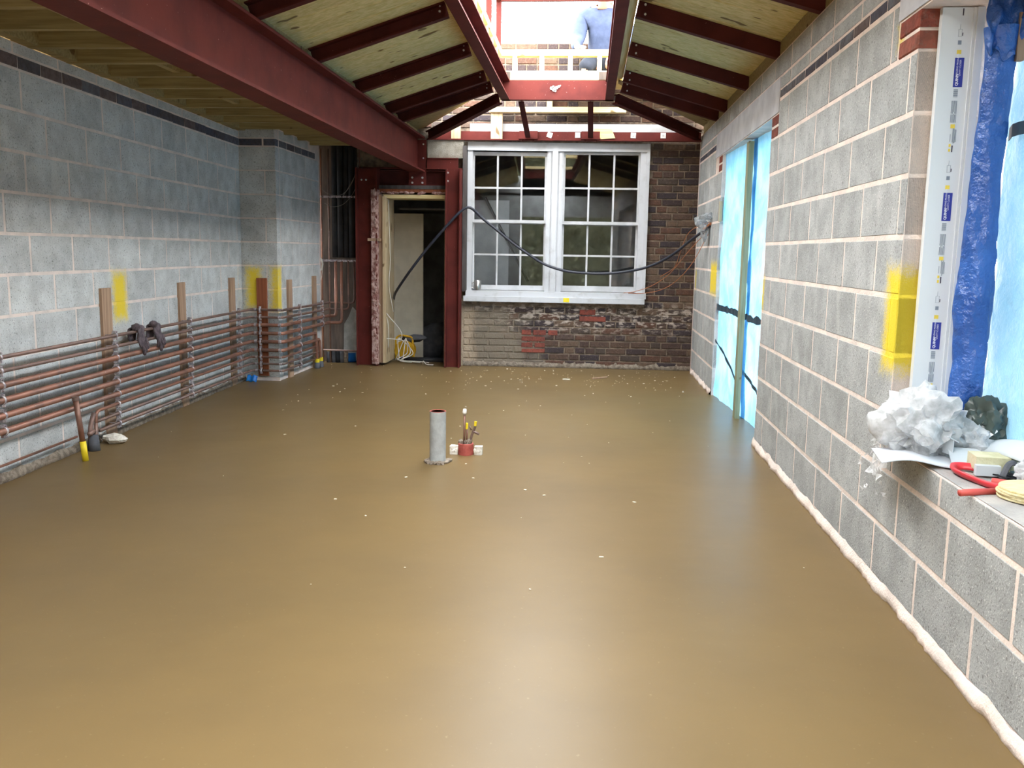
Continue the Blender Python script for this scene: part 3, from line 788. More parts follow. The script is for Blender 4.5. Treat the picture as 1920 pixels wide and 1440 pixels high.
y = 1.9
while y < 9.1:
    for x0 in (-.983, .202):
        mb = MB(); mb.box(x0, x0 + .076, y, y + .047, 3.02, 3.20); obj('stud', mb, m_pale_z, t)
    y += .40
mb = MB(); mb.box(-.905, -.82, YC - .006, YC + .0, 2.975, 3.05); obj('plate_cleat', mb, m_panel, t); mb = MB(); mb.box(.05, .2, YC - .006, YC, 2.975, 3.05); obj('plate_cleat', mb, m_panel, t)
# lantern steel frame
t = thing('lantern_frame', (-.35, 6, 3.26), 'slim red steel posts and rails of the unglazed roof lantern', 'steel frame')
for x in (-.945, .24):
    for y in (1.65, 5.0, 8.3, YC + .045): mb = MB(); mb.box(x - .025, x + .025, y - .025, y + .025, 3.26, 3.72); obj('post', mb, m_steel, t)
    mb = MB(); mb.box(x - .025, x + .025, 1.62, YC + .07, 3.72, 3.77); obj('rail', mb, m_steel, t)
for y in (1.645, YC + .045): mb = MB(); mb.box(-.92, .215, y - .025, y + .025, 3.72, 3.77); obj('rail', mb, m_steel, t)

# goalpost steel round the doorway
t = thing('steel_goalpost', (-2.0, 9.97, 0), 'red oxide steel goalpost framing the doorway in the back wall', 'steel frame')
mb = MB(); profile(mb, [(y_, x_) for x_, y_ in ibeam_prof(.16, .24, .010, .014)][::-1], (-2.455, 9.93, 0), (-2.455, 9.93, 2.18), up=(0, 1, 0)); obj('column', mb, m_steel, t)
mb = MB(); profile(mb, [(y_, x_) for x_, y_ in ibeam_prof(.16, .165, .010, .014)][::-1], (-1.492, 9.93, 0), (-1.492, 9.93, 2.18), up=(0, 1, 0)); obj('column', mb, m_steel, t)
mb = MB(); profile(mb, ibeam_prof(.13, .165, .010, .012), (-2.41, 10.06, 2.09), (-1.575, 10.06, 2.09)); obj('beam', mb, m_steel_d, t)
mb = MB(); mb.box(-2.60, -1.41, 9.97, 10.12, 2.182, 2.196); mb.box(-1.80, -1.455, 9.975, 9.99, 2.196, 2.30); mb.box(-1.80, -1.455, 9.965, 10.0, 2.296, 2.304); obj('packing_plate', mb, m_steel, t)
for z in (2.14, 2.05): bolt(t, (-1.555, 9.90, z), (0, -1, 0), .012)
for x in (-2.5, -2.45): bolt(t, (x, 9.845, 2.05), (0, -1, 0), .010)
mb = MB(); mb.box(-1.80, -1.40, 10.0, 10.14, 2.305, 2.50)
obj('padstone', mb, m_concrete, label='rough concrete padstone above the doorway beam', cat='concrete block')
mb = MB()
for i in range(2): mb.box(-1.405, -1.362, 9.99 + .05 * i, 10.04 + .05 * i, .85, 2.44 - .04 * i)
obj('timber_post', mb, m_darkwood, label='dark weathered upright timber against the left edge of the window', cat='timber')
# door lining
t = thing('door_frame', (-1.92, 10.1, 0), 'raw timber door lining inside the red goalpost', 'door frame')
for nm, m, b in (('jamb', m_pale_z, (-2.285, -2.25, 9.90, 10.34, .03, 1.88)), ('jamb', m_batten, (-2.328, -2.288, 9.92, 10.12, .03, 1.90)), ('jamb', m_batten, (-1.60, -1.572, 9.96, 10.34, 0.0, 1.88)), ('head', m_pale_x, (-2.30, -1.575, 9.98, 10.34, 1.865, 1.905)),
                 ('head_packer', m_redwood, (-2.345, -1.575, 9.965, 10.12, 1.93, 1.965)), ('head_packer', m_darkwood, (-2.36, -1.575, 9.955, 10.13, 1.965, 2.005)), ('spacer', m_batten, (-2.44, -2.30, 9.85, 9.97, 1.39, 1.42))):
    mb = MB(); mb.box(*b); obj(nm, mb, m, t)
mb = MB(); rr = random.Random(4)
for i in range(95):
    z = .03 + 1.9 * rr.random(); r = .012 + .016 * rr.random()
    mb.blob((-2.385 + .045 * rr.random(), 9.848 + .012 * rr.random(), z), r, 1, .5, 8, (1, .5, 1.9), 0, i)
mb.box(-2.40, -2.330, 9.852, 10.12, .02, 1.95)
for i in range(26): mb.blob((-2.3 + .70 * rr.random(), 9.965, 1.912 + .018 * rr.random()), .016, 1, .5, 8, (2, .8, .8), 0, i)
obj('plaster_edge', mb, m_foam, t, kind='stuff', label='ragged old plaster and filler edge')

# ================================================================ WINDOW
def fb(mb, u0, u1, d0, d1, z0, z1, mi=0): mb.box(d0, d1, u0, u1, z0, z1, mi)
w = bpy.data.objects.new('window_1', None); COL.objects.link(w); w.matrix_basis = FB; w['kind'] = 'structure'
w['label'] = 'white painted pair of sash windows with twelve panes each'
mb = MB()
fb(mb, U0, U1, -.12, .06, 2.41, V1); fb(mb, U0, -1.305, -.12, .06, .80, 2.41); fb(mb, .535, U1, -.12, .06, .80, 2.41)
fb(mb, U0, U1, .06, .072, 2.395, 2.42); fb(mb, .60, U1, .06, .075, .8, V1)
obj('window_frame', mb, m_white_old, w, M=FB)
mb = MB(); fb(mb, -.488, -.302, -.12, .045, .80, 2.41); fb(mb, -.425, -.365, .045, .075, .80, 2.45); fb(mb, -.475, -.44, .045, .058, .8, 2.40); fb(mb, -.35, -.318, .045, .058, .8, 2.40)
obj('mullion', mb, m_white_old, w, M=FB)
mb = MB(); fb(mb, U0 - .01, U1 + .01, -.12, .085, .80, .862); fb(mb, U0 - .03, U1 - .005, -.12, .115, .742, .80)
obj('window_sill', mb, m_white_old, w, M=FB)
def sash(u0, u1, z0, z1, d, botrail=.045, toprail=.035, nm=''):
    mb = MB(); st = .020
    for a, b, c, e in ((u0, u0 + st, z0, z1), (u1 - st, u1, z0, z1), (u0 + st, u1 - st, z0, z0 + botrail), (u0 + st, u1 - st, z1 - toprail, z1)): fb(mb, a, b, d - .04, d, c, e)
    s = obj('sash', mb, m_white, w, M=FB, label=nm)
    gx0, gx1, gz0, gz1 = u0 + st, u1 - st, z0 + botrail, z1 - toprail; gb = .020
    pw = (gx1 - gx0 - 2 * gb) / 3; ph = (gz1 - gz0 - gb) / 2
    for k in (1, 2):
        mb = MB(); x = gx0 + pw * k + gb * (k - 1); fb(mb, x, x + gb, d - .032, d - .002, gz0, gz1); obj('glazing_bar', mb, m_white, s, M=FB)
    mb = MB(); fb(mb, gx0, gx1, d - .033, d - .001, gz0 + ph, gz0 + ph + gb); obj('glazing_bar', mb, m_white, s, M=FB)
    for i in range(3):
        for j in range(2):
            a = gx0 + i * (pw + gb); b = gz0 + j * (ph + gb); mb = MB(); fb(mb, a, a + pw, d - .024, d - .020, b, b + ph); obj('pane', mb, m_glass, s, M=FB)
sash(-1.305, -.488, 1.615, 2.385, .02, .034, .04, 'upper sash of the left window'); sash(-1.305, -.488, .868, 1.635, -.03, .055, .03, 'lower sash of the left window')
sash(-.302, .535, 1.610, 2.41, .02, .034, .045, 'upper sash of the right window'); sash(-.302, .535, .868, 1.632, -.03, .062, .03, 'lower sash of the right window')

# things on and by the window
t = thing('mug', (-1.235, 10.055, .864), 'small steel mug standing on the left end of the white window sill', 'mug')
mb = MB(); mb.lathe([(.034, 0), (.040, .01), (.040, .11), (.036, .11), (.034, .015), (0, .012)], (-1.235, 10.055, .864), 16); obj('cup', mb, m_mug, t, smooth=True)
mb = MB(); mb.tube(bend([(-1.272, 10.055, .95), (-1.31, 10.055, .945), (-1.31, 10.055, .895), (-1.272, 10.055, .885)], .02), .006, 6); obj('handle', mb, m_mug, t, smooth=True)
mb = MB(); fb(mb, -.27, -.205, .116, .119, .752, .80); o = obj('paper_note', mb, m_note, M=FB, label='small yellow paper note stuck on the white window sill', cat='note')

# ---- things inside the dim room
def panel_door(loc, rz, w_, h, m, label):
    t = thing('door_leaf', loc, label, 'door'); Mx = Matrix.Translation(loc) @ Matrix.Rotation(rz, 4, 'Z')
    def part(nm, b, mm=m): mb = MB(); mb.box(*b, 0, Mx); return obj(nm, mb, mm, t)
    part('stile', (0, .09, 0, .04, 0, h)); part('stile', (w_ - .09, w_, 0, .04, 0, h))
    part('rail', (.09, w_ - .09, 0, .04, 0, .2)); part('rail', (.09, w_ - .09, 0, .04, .60, .72)); part('rail', (.09, w_ - .09, 0, .04, 1.28, 1.36)); part('rail', (.09, w_ - .09, 0, .04, h - .10, h))
    for a, b in ((.2, .60), (.72, 1.28), (1.36, h - .10)): part('panel', (.09, w_ - .09, .012, .032, a, b))
panel_door((-2.47, 10.98, -.06), .05, .44, 1.80, m_door, 'cream panelled door leaf leaning inside the dark doorway')
mb = MB(); mb.box(-1.46, -.955, 10.78, 10.80, .40, 1.90); obj('leaning_board', mb, m_lintel, label='pale grey board standing behind the left sash window', cat='board')
mb = MB(); mb.tube([(-1.24, 10.72, 1.93), (-.72, 10.78, .95)], .018, 6); obj('dark_rod', mb, m_black, label='dark rod leaning diagonally behind the left sash window', cat='rod')
mb = MB(); mb.box(-5, 3.2, 12.6, 12.7, -.06, 2.62); obj('wall_room_partition', mb, m_room_block, kind='structure', label='dim partition wall behind the doorway', center=False)
t = thing('radiator', (-1.86, 12.5, .45), 'dim cream radiator on the wall behind the doorway', 'radiator')
for i in range(6): mb = MB(); mb.box(-1.98 + .06 * i, -1.93 + .06 * i, 12.5, 12.58, .35, 1.0); obj('column', mb, m_door, t)
mb = MB(); mb.blob((-1.98, 11.3, .15), .24, 2, .5, 5, (1, .8, .95)); obj('plastic_sack', mb, m_lag_grey, label='grey plastic sack on the floor behind the cream door leaf', cat='sack', smooth=True)
mb = MB(); mb.box(-2.3, -1.4, 10.9, 11.9, 1.78, 1.80); mb.box(-2.3, -1.4, 11.88, 11.9, 1.55, 1.8); obj('shelf_bracket_board', mb, m_room_block, label='dusty shelf board high in the room behind the doorway', cat='shelf')
t = thing('cable_reel', (-2.17, 10.42, -.02), 'yellow extension cable reel with tangled white cable in the doorway', 'cable reel')
Mx = Matrix.Translation((-2.14, 10.45, .12)) @ Matrix.Rotation(math.pi / 2, 4, 'X')
mb = MB(); mb.lathe([(.11, -.06), (.12, -.06), (.12, -.045), (.07, -.045), (.07, .045), (.12, .045), (.12, .06), (.11, .06)], (0, 0, 0), 20, M=Mx); obj('drum', mb, m_yellow_reel, t, smooth=False)
mb = MB(); mb.tube(bend([(-2.25, 10.42, .02), (-2.25, 10.42, .26), (-2.2, 10.42, .30), (-2.05, 10.42, .28), (-2.03, 10.42, .02)], .04), .012, 6); obj('stand', mb, m_yellow_reel, t)
for k in range(3):
    rr = random.Random(k); mb = MB()
    mb.tube(smooth_path([(-2.22 + .05 * k, 10.28 - .04 * k, .02), (-2.2 + .1 * rr.random(), 10.3, .18 + .1 * rr.random()), (-2.1 + .1 * rr.random(), 10.33, .10), (-2.2 + .2 * rr.random(), 10.22, .03), (-2.12 + .12 * k, 10.16, .02), (-2.0 + .1 * k, 10.12, .015)], 6), .006, 5); obj('cable_loop', mb, m_white_cable, t, smooth=True)
mb = MB(); mb.blob((-2.05, 10.5, .26), .09, 2, .5, 6, (1.8, 1, .5)); obj('clear_bag', mb, m_lag_grey, label='crumpled grey bag on top of the yellow cable reel', cat='bag', smooth=True)
mb = MB(); mb.tube([(-2.2, 10.36, .015), (-1.62, 10.38, .015)], .035, 8); obj('black_duct', mb, m_black, label='black duct lying across the doorway threshold', cat='duct', smooth=True)
for nm, pts, m, r in (('hanging white cable in front of the timber door lining', [(-2.405, 9.91, .88), (-2.34, 9.93, .72), (-2.23, 9.95, .56), (-2.10, 9.96, .40), (-2.09, 9.96, .30), (-2.2, 9.95, .30), (-2.38, 9.92, .31)], m_white_cable, .005),
                      ('second white cable drooping beside the door lining', [(-2.41, 9.90, .84), (-2.33, 9.92, .70), (-2.24, 9.95, .50), (-2.235, 9.96, .2)], m_white_cable, .005),
                      ('thin white cable hanging down the inner edge of the door lining', [(-2.24, 10.0, 1.85), (-2.225, 10.02, 1.2), (-2.235, 10.0, .9), (-2.19, 10.02, .6)], m_white_cable, .004)):
    mb = MB(); mb.tube(smooth_path(pts, 6), r, 5); obj('white_cable', mb, m, label=nm, cat='cable', smooth=True)
mb = MB(); mb.tube(smooth_path([(-1.85, 10.02, .01), (-1.84, 10.0, .05), (-1.80, 9.98, .015), (-1.72, 9.97, .012)], 5), .005, 5); obj('white_cable', mb, m_white_cable, label='short curl of white cable on the threshold at the right of the doorway', cat='cable', smooth=True)
# black armoured cable looped across the window
pts = [(-2.55, 10.7, .55), (-2.30, 10.46, .70), (-2.17, 10.05, .82), (-1.98, 9.86, 1.05), (-1.788, 9.83, 1.294), (-1.55, 9.83, 1.57), (-1.40, 9.84, 1.725), (-1.30, 9.86, 1.765), (-1.168, 9.90, 1.652), (-.99, 9.9, 1.515), (-.841, 9.90, 1.397), (-.66, 9.9, 1.275), (-.485, 9.90, 1.171), (-.25, 9.88, 1.10), (-.015, 9.84, 1.080), (.22, 9.8, 1.083), (.441, 9.75, 1.113), (.62, 9.66, 1.16), (.761, 9.55, 1.225), (.90, 9.4, 1.325), (.995, 9.25, 1.42), (1.124, 9.05, 1.537), (1.175, 8.97, 1.585)]
t = thing('black_cable', (-.3, 9.9, 1.08), 'thick black cable looping from the doorway across the window to the right wall', 'cable')
mb = MB(); mb.tube(smooth_path(pts, 5), .0145, 8); obj('cable_sheath', mb, m_cable_blk, t, smooth=True)
mb = MB(); mb.tube([(1.12, 9.055, 1.545), (1.176, 8.96, 1.60)], .0155, 8); obj('orange_tape', mb, m_wire, t)
for i, (pts, lb) in enumerate(([[(1.15, 9.02, 1.53), (1.0, 9.3, 1.32), (.86, 9.62, 1.10), (.70, 9.88, .96), (.52, 10.03, .885), (.40, 10.05, .866)], 'upper thin orange wire sagging from the right wall to the window sill'],
                       [[(1.16, 9.0, 1.50), (1.05, 9.25, 1.22), (.93, 9.55, 1.03), (.80, 9.85, .92), (.62, 10.03, .868), (.45, 10.055, .865)], 'lower thin orange wire sagging from the right wall to the window sill'],
                       [[(1.165, 9.0, 1.62), (1.0, 9.25, 1.52), (.95, 9.6, 1.30), (.93, 9.9, 1.16), (.80, 10.1, 1.05)], 'thin orange wire drooping against the old bricks'])):
    mb = MB(); mb.tube(smooth_path(pts, 5), .0035, 5); obj('orange_wire', mb, m_wire, label=lb, cat='wire', smooth=True)
t = thing('film_wrap', (1.17, 8.93, 1.55), 'crumpled blue tinted cling film wrapped where the cables meet the right wall', 'plastic film')
for k in range(3):
    rr = random.Random(30 + k); mb = MB(); mb.blob((1.15 - .03 * k, 8.95 + .07 * k, 1.62 + (.05, -.09, .0)[k]), .07, 2, .7, 8, ((1, 1.2, .5), (.5, .8, 1.4), (.8, .8, .8))[k], 0, 40 + k); obj('film_fold', mb, m_bagfilm, t, smooth=False)
# ================================================================ PIPEWORK ON THE LEFT
def L(x, y, z): return FL @ Vector((x, y, z))
PZ = [.702, .629, .553, .474, .391, .309, .241, .174, .108]
PR = [.0115, .0115, .0175, .0175, .0175, .0175, .0110, .0105, .0115]
ORD = ['topmost', 'second', 'third', 'fourth', 'fifth', 'sixth', 'seventh', 'eighth', 'lowest']
OFF = .085; PFY = 8.445; PSX = -2.935; RY = 10.03
REC_X = [-2.64, -2.71, -2.855, -2.79]
def corner(): return (L(OFF, 8.40, 0).x + .01)
for i in range(9):
    z, r = PZ[i], PR[i]; m = m_copper if i in (2, 3, 4, 5, 6) else m_copper_d
    a = [L(OFF, -.9, z)] if i < 6 else [L(OFF, 5.42 + .02 * i - .14, 0.0 if i == 6 else z), L(OFF, 5.42 + .02 * i - .14, z)][:2 if i == 6 else 1]
    p = a + [(corner(), PFY, z), (PSX, PFY, z)]
    if i < 4: p += [(PSX, RY, z - .012), (REC_X[i], RY, z - .012)]; p += [(REC_X[i], RY, 1.16)]
    elif i < 6: y = 9.50 + .13 * (i - 4); p += [(PSX, y, z), (PSX + .01, y + .01, -.02)]
    else: p += [(PSX, 9.55 + .04 * i - .24, z)]
    mb = MB(); pts = bend(p, .05); mb.tube(pts, r, 10)
    t = thing('copper_pipe', L(OFF, 5, z) if i < 6 else L(OFF, 6, z), '%s of the nine long copper pipes running along the left wall' % ORD[i], 'pipe', 'copper pipes along the left wall')
    obj('pipe_run', mb, m, t, smooth=True)
    # soldered couplings where the run turns round the pier
    for q, ax in (((-3.135 - .07, PFY, z), (1, 0, 0)), ((-2.965, PFY, z), (1, 0, 0))):
        mb = MB(); q = Vector(q); ax = Vector(ax); mb.tube([q - ax * .012, q + ax * .014], r * 1.16, 10); obj('coupling', mb, m_clip, t, smooth=False)
    if i in (4, 5):
        mb = MB(); e = Vector(p[-1]); mb.tube([e + Vector((0, 0, .0)), e + Vector((0, 0, .085))], [.034, .028], 10); obj('lagging', mb, m_lag_grey, t, smooth=True)
        mb = MB(); mb.tube([e + Vector((0, 0, .085)), e + Vector((0, 0, .125))], .026, 10); obj('tape', mb, m_yellow, t, label='yellow tape collar')
mb = MB(); mb.tube([L(.05, -.9, .118), L(.05, 5.22, .112)], .008, 8); obj('copper_pipe', mb, m_copper, label='thin bare copper pipe low on the left wall nearest the camera', cat='pipe', smooth=True)
# rows of pipe rings
def clips(base, axis, out, idx, label, zrange=True):
    base = Vector(base); out = Vector(out)
    t = thing('pipe_clip_row', base + Vector((0, 0, .05)), label, 'pipe clip', 'rows of pipe rings')
    zs = [PZ[i] for i in idx]
    mb = MB()
    for i in idx:
        q = base + Vector((0, 0, PZ[i])); mb.tube([q - out * .08, q - out * (PR[i])], .005, 6)
    obj('stud', mb, m_clip, t)
    for i in idx:
        mb = MB(); q = base + Vector((0, 0, PZ[i])); mb.ring(q, axis, PR[i] + .006, .006, 14, 6); obj('ring', mb, m_clip, t, smooth=True)
        mb = MB()
        for sgn in (1, -1):
            c = q + Vector((0, 0, sgn * (PR[i] + .012))); mb.box(c.x - .010, c.x + .010, c.y - .010, c.y + .010, c.z - .007, c.z + .007)
            mb.tube([c + out * .004, c + out * .020], .006, 6)
        obj('lug', mb, m_clip, t)
ox = (FL.to_3x3() @ Vector((1, 0, 0)))
ay = (FL.to_3x3() @ Vector((0, 1, 0)))
clips(L(OFF, 4.42, 0), ay, ox, [0, 1, 2, 3, 4, 5], 'row of pipe rings at the left edge of the photo, nearest the camera')
clips(L(OFF, 5.70, 0), ay, ox, list(range(9)), 'row of pipe rings in front of the pale batten beside the yellow spray patch')
clips(L(OFF, 6.97, 0), ay, ox, list(range(9)), 'row of pipe rings at the second pale batten on the left wall')
clips(L(OFF, 8.15, 0), ay, ox, list(range(9)), 'row of pipe rings at the batten just before the pier')
clips((-3.158, PFY, 0), (1, 0, 0), (0, -1, 0), list(range(9)), 'row of pipe rings on the red-brown board on the pier front')
clips((PSX, 8.96, 0), (0, 1, 0), (1, 0, 0), list(range(9)), 'row of pipe rings on the side of the pier, nearer one')
clips((PSX, 9.74, 0), (0, 1, 0), (1, 0, 0), list(range(4)), 'row of pipe rings on the side of the pier, beside the recess')
# battens
def batten(y0, y1, z1, m, label, z0=.0, M=FL, b=None):
    mb = MB(); mb.box(.0, .022, y0, y1, z0, z1)
    obj('batten', mb, m, M=M, label=label, cat='timber batten', group='upright battens behind the pipes')
batten(5.68, 5.81, 1.012, m_batten, 'pale upright batten beside the yellow spray patch on the left wall')
batten(6.95, 7.07, 1.008, m_batten, 'pale upright batten in the middle of the left wall')
batten(8.12, 8.25, 1.013, m_batten, 'pale upright batten on the left wall just before the pier')
batten(4.30, 4.40, .31, m_redwood, 'short red-brown board low behind the pipes nearest the camera')
FP = Matrix.Translation((0, 8.50, 0)) @ Matrix.Rotation(-math.pi / 2, 4, 'Z')
batten(-3.200, -3.100, 1.004, m_redwood, 'red-brown upright board on the front of the pier', .05, FP)
FS = Matrix.Translation((-2.99, 0, 0))
batten(8.735, 8.85, .985, m_batten, 'pale upright batten on the side of the pier, nearer one', 0, FS)
batten(9.56, 9.665, 1.0, m_batten, 'pale upright batten on the side of the pier, by the recess', 0, FS)
# vertical copper stub with yellow tape by the left wall
t = thing('pipe_stub', (-3.0, 5.06, 0), 'upright copper stub pipe with yellow taped foot by the left wall', 'pipe')
q = Vector((-3.0, 5.06, 0))
mb = MB(); mb.tube([q + Vector((-.012, 0, .11)), q + Vector((-.03, -.02, .375))], .0165, 12); obj('pipe_run', mb, m_copper, t, smooth=True)
mb = MB(); mb.tube([q + Vector((-.03, -.02, .372)), q + Vector((-.031, -.021, .395))], .021, 12); obj('cap', mb, m_copper_d, t)
mb = MB(); mb.tube([q, q + Vector((-.012, 0, .12))], .0185, 12); obj('sleeve', mb, m_yellow, t, label='yellow tape over the foot', smooth=True)
# tee of pipes rising from floor at the end of the short runs
t = thing('pipe_tee', (-3.1, 5.36, 0), 'dusty copper tee and elbow rising from floor beside the stub pipe', 'pipe fitting')
b = L(OFF, 5.32, 0)
mb = MB(); mb.tube(bend([b, b + Vector((0, 0, .15)), b + Vector((-.0, .05, .235))], .03), .015, 8); mb.tube([b + Vector((.02, -.05, .12)), b + Vector((0, .08, .125))], .014, 8); mb.tube([b + Vector((.012, .04, 0)), b + Vector((.012, .045, .17))], .013, 8); obj('branch', mb, m_copper_d, t, smooth=True)
mb = MB(); mb.tube([b + Vector((.01, .015, 0)), b + Vector((.01, .015, .10))], [.040, .030], 9); obj('lagging', mb, m_lag_grey, t, smooth=True)
mb = MB()
mb.blob((-3.09, 5.56, .03), .062, 2, .35, 7, (1.25, .9, .55), 0, 3); obj('plaster_lump', mb, m_poly_styrene, label='white lump of polystyrene on the floor by the left wall pipes', cat='rubble')
# gloves slung over the top pipes
gloves = ((6.02, .70, 0, 'left one of two dark work gloves draped over the top copper pipes', .075), (6.30, .695, 1, 'right one of two dark work gloves draped over the top copper pipes', .06))
for y, z, k, lb, r in gloves:
    t = thing('work_glove', L(OFF, y, .56), lb, 'glove', 'pair of work gloves')
    rr = random.Random(k); c = L(OFF + .02, y, 0)
    def gfn(u, v, y=y, k=k):
        # cloth hanging over the pipe: u along the pipe, v over the top
        wdt = .085 * (1 + .25 * math.sin(v * 3.1)); s_ = (v - .42) * (.30 if k == 0 else .34)
        ang = max(-1.5, min(1.5, s_ / .03)); xx = .022 * math.sin(ang) if abs(s_) < .045 else math.copysign(.022, s_)
        zz = .718 + (.014 * math.cos(ang) if abs(s_) < .045 else -(abs(s_) - .045))
        n_ = noise.noise(Vector((u * 3 + k * 5, v * 4, 1.3)))
        return L(OFF + xx * 1.2 + .014 * n_ + .004, y + (u - .5) * wdt + .05 * (v - .4) + .010 * n_, zz + .012 * n_)
    mb = MB(); mb.grid(gfn, 10, 18); obj('palm', mb, m_glove, t, smooth=True, thick=.012)
    for f in range(3):
        yy = y + .045 - .028 * f + .03; z0 = .62 - .02 * f
        mb = MB(); mb.tube(smooth_path([L(OFF + .03, yy - .01, z0 + .03), L(OFF + .042, yy, z0 - .01), L(OFF + .040, yy + .012, z0 - .05)], 4), [.013] * 8 + [.007], 8); obj('finger', mb, m_glove, t, smooth=True)
    mb = MB(); mb.blob(L(OFF + .02, y - .045, .735), .030, 2, .4, 6, (1, 1.1, .9), 0, k); obj('cuff', mb, m_glove, t, smooth=True)

# ---- recess beyond the pier
mb = MB(); mb.box(-3.06, -2.60, 10.135, 10.15, 0, 2.58); obj('backing_board', mb, m_panel, label='brown dusty board at the back of the pipe recess', cat='board')
mb = MB(); pts = [(-2.80, .02), (-2.64, .02), (-2.635, .20), (-2.645, .34), (-2.63, .50), (-2.65, .60), (-2.69, .64), (-2.74, .52), (-2.79, .44)]
mb.prism(pts, 0, .012, Matrix(((1, 0, 0, 0), (0, 0, 1, 10.122), (0, 1, 0, 0), (0, 0, 0, 1)))); obj('plaster_patch', mb, m_plaster_grey, label='grey plaster patch low in the pipe recess', cat='plaster')
mb = MB(); mb.grid(lambda u, v: (-2.775 + .125 * u, 10.085 + .012 * math.sin(u * 9) + .02 * (1 - v), .002 + .108 * v), 12, 6); obj('blue_sheet', mb, m_blue_sheet, label='scrap of bright blue plastic at the foot of the pipe recess', cat='plastic sheet', thick=.004, smooth=True)
mb = MB(); mb.grid(lambda u, v: (-3.29 + .10 * u, 8.42 - .04 * v + .01 * math.sin(u * 7), .06 - .055 * v + .008 * math.sin(u * 11)), 10, 6); obj('blue_sheet', mb, m_blue_sheet, label='scrap of bright blue plastic at the inner corner of the pier', cat='plastic sheet', thick=.004, smooth=True)
VX = [(-3.015, 2.4, 'first'), (-2.93, 2.4, 'second'), (-2.575, 2.4, 'rightmost')]
for x, zt, nm in VX:
    mb = MB(); mb.tube([(x, RY + .01, 0), (x, RY + .01, zt)], .010, 8); obj('copper_pipe', mb, m_copper_d if nm == 'second' else m_copper, label='%s full-height copper pipe in the recess beside the doorway' % nm, cat='pipe', smooth=True)
mb = MB(); mb.tube(bend([(-3.0, RY - .03, .15), (-2.575, RY - .03, .145), (-2.575, RY - .03, .0)], .02), .010, 8); obj('copper_pipe', mb, m_copper_d, label='low horizontal copper pipe across the foot of the recess', cat='pipe', smooth=True)
mb = MB(); mb.tube([(-2.575, RY - .03, -.01), (-2.575, RY - .03, .12)], .020, 8); obj('pipe_sleeve', mb, m_lump, label='dusty sleeve at the foot of the rightmost recess pipe', cat='pipe sleeve', smooth=True)
for i, x in enumerate((-2.955, -2.90, -2.85, -2.80, -2.755)):
    t = thing('lagged_stub', (x, RY + .03, 0), 'grey lagged pipe stub rising from the floor in the recess, number %s from the left' % ('one', 'two', 'three', 'four', 'five')[i], 'pipe', 'lagged stubs in the recess')
    mb = MB(); mb.tube([(x, RY + .03, -.01), (x, RY + .03, .13 + .012 * (i % 2))], .026, 10); obj('lagging', mb, (m_lag_grey, m_lag_grey, m_lag, m_lag_grey, m_lump)[i], t, smooth=True)
    if i < 2: mb = MB(); mb.tube([(x, RY + .03, .125), (x, RY + .03, .15)], .022, 10); obj('tape', mb, m_yellow, t, label='yellow tape')
for i, (x, y) in enumerate(((-2.865, 10.06), (-2.80, 10.05), (-2.735, 10.06), (-2.67, 10.05), (-2.625, 10.09))):
    mb = MB(); mb.tube([(x, y, 1.20), (x, y, 2.45)], .034, 12); obj('lagged_pipe', mb, m_lag, label='thick black lagged riser in the recess, %s from the left' % ('first', 'second', 'third', 'fourth', 'fifth')[i], cat='pipe', group='black lagged risers in the recess', smooth=True)
for z, nm in ((1.165, 'lower'), (1.875, 'upper')):
    t = thing('clip_rail', (-2.8, 10.0, z - .03), '%s metal clip rail with timber pad across the recess pipes' % nm, 'pipe clip')
    mb = MB(); mb.box(-3.05, -2.535, 10.035, 10.05, z - .012, z + .012); obj('rail', mb, m_clip, t)
    mb = MB(); mb.box(-2.60, -2.535, 10.05, 10.075, z - .035, z + .03); obj('pad', mb, m_pale_x, t)
    for x in (-3.015, -2.93, -2.865, -2.80, -2.735, -2.67, -2.575):
        mb = MB(); mb.ring((x, RY - .004, z), (0, 0, 1), .018, .006, 10, 5); mb.box(x - .02, x + .02, RY - .03, RY - .018, z - .009, z + .009); obj('ring', mb, m_clip, t)
mb = MB()
rr = random.Random(2)
for k in range(5):
    a = [(-3.03 + .035 * math.cos(q * .7) * (1 + .2 * rr.random()), 9.985 + .012 * k - .03, 1.12 + .075 * math.sin(q * .7)) for q in range(10)]; mb.tube(smooth_path(a, 3), .004, 5)
mb.tube(smooth_path([(-3.0, 9.96, 1.17), (-2.985, 9.96, 1.10), (-3.0, 9.96, .98), (-3.03, 9.95, .86), (-3.025, 9.95, .76)], 5), .004, 5)
obj('white_cable_coil', mb, m_white_cable, label='small coil of white cable hung on the lower clip rail in the recess', cat='cable', smooth=True)
for i, pts in enumerate(([(-3.06, 9.95, 2.02), (-2.9, 9.95, 1.90), (-2.74, 9.94, 1.90), (-2.62, 9.94, 2.05), (-2.55, 9.95, 2.30)], [(-2.52, 9.95, 2.30), (-2.60, 9.94, 2.10), (-2.70, 9.94, 1.93), (-2.76, 9.95, 1.86)], [(-2.95, 9.95, 1.80), (-2.85, 9.94, 1.76), (-2.72, 9.94, 1.80), (-2.60, 9.94, 1.95), (-2.52, 9.95, 2.2)])):
    mb = MB(); mb.tube(smooth_path(pts, 5), .003, 5); obj('loose_wire', mb, m_dim_cable, label='thin dusty wire drooping across the top of the recess, %s' % ('longest sweep', 'short straight one', 'lowest loop')[i], cat='wire', smooth=True)

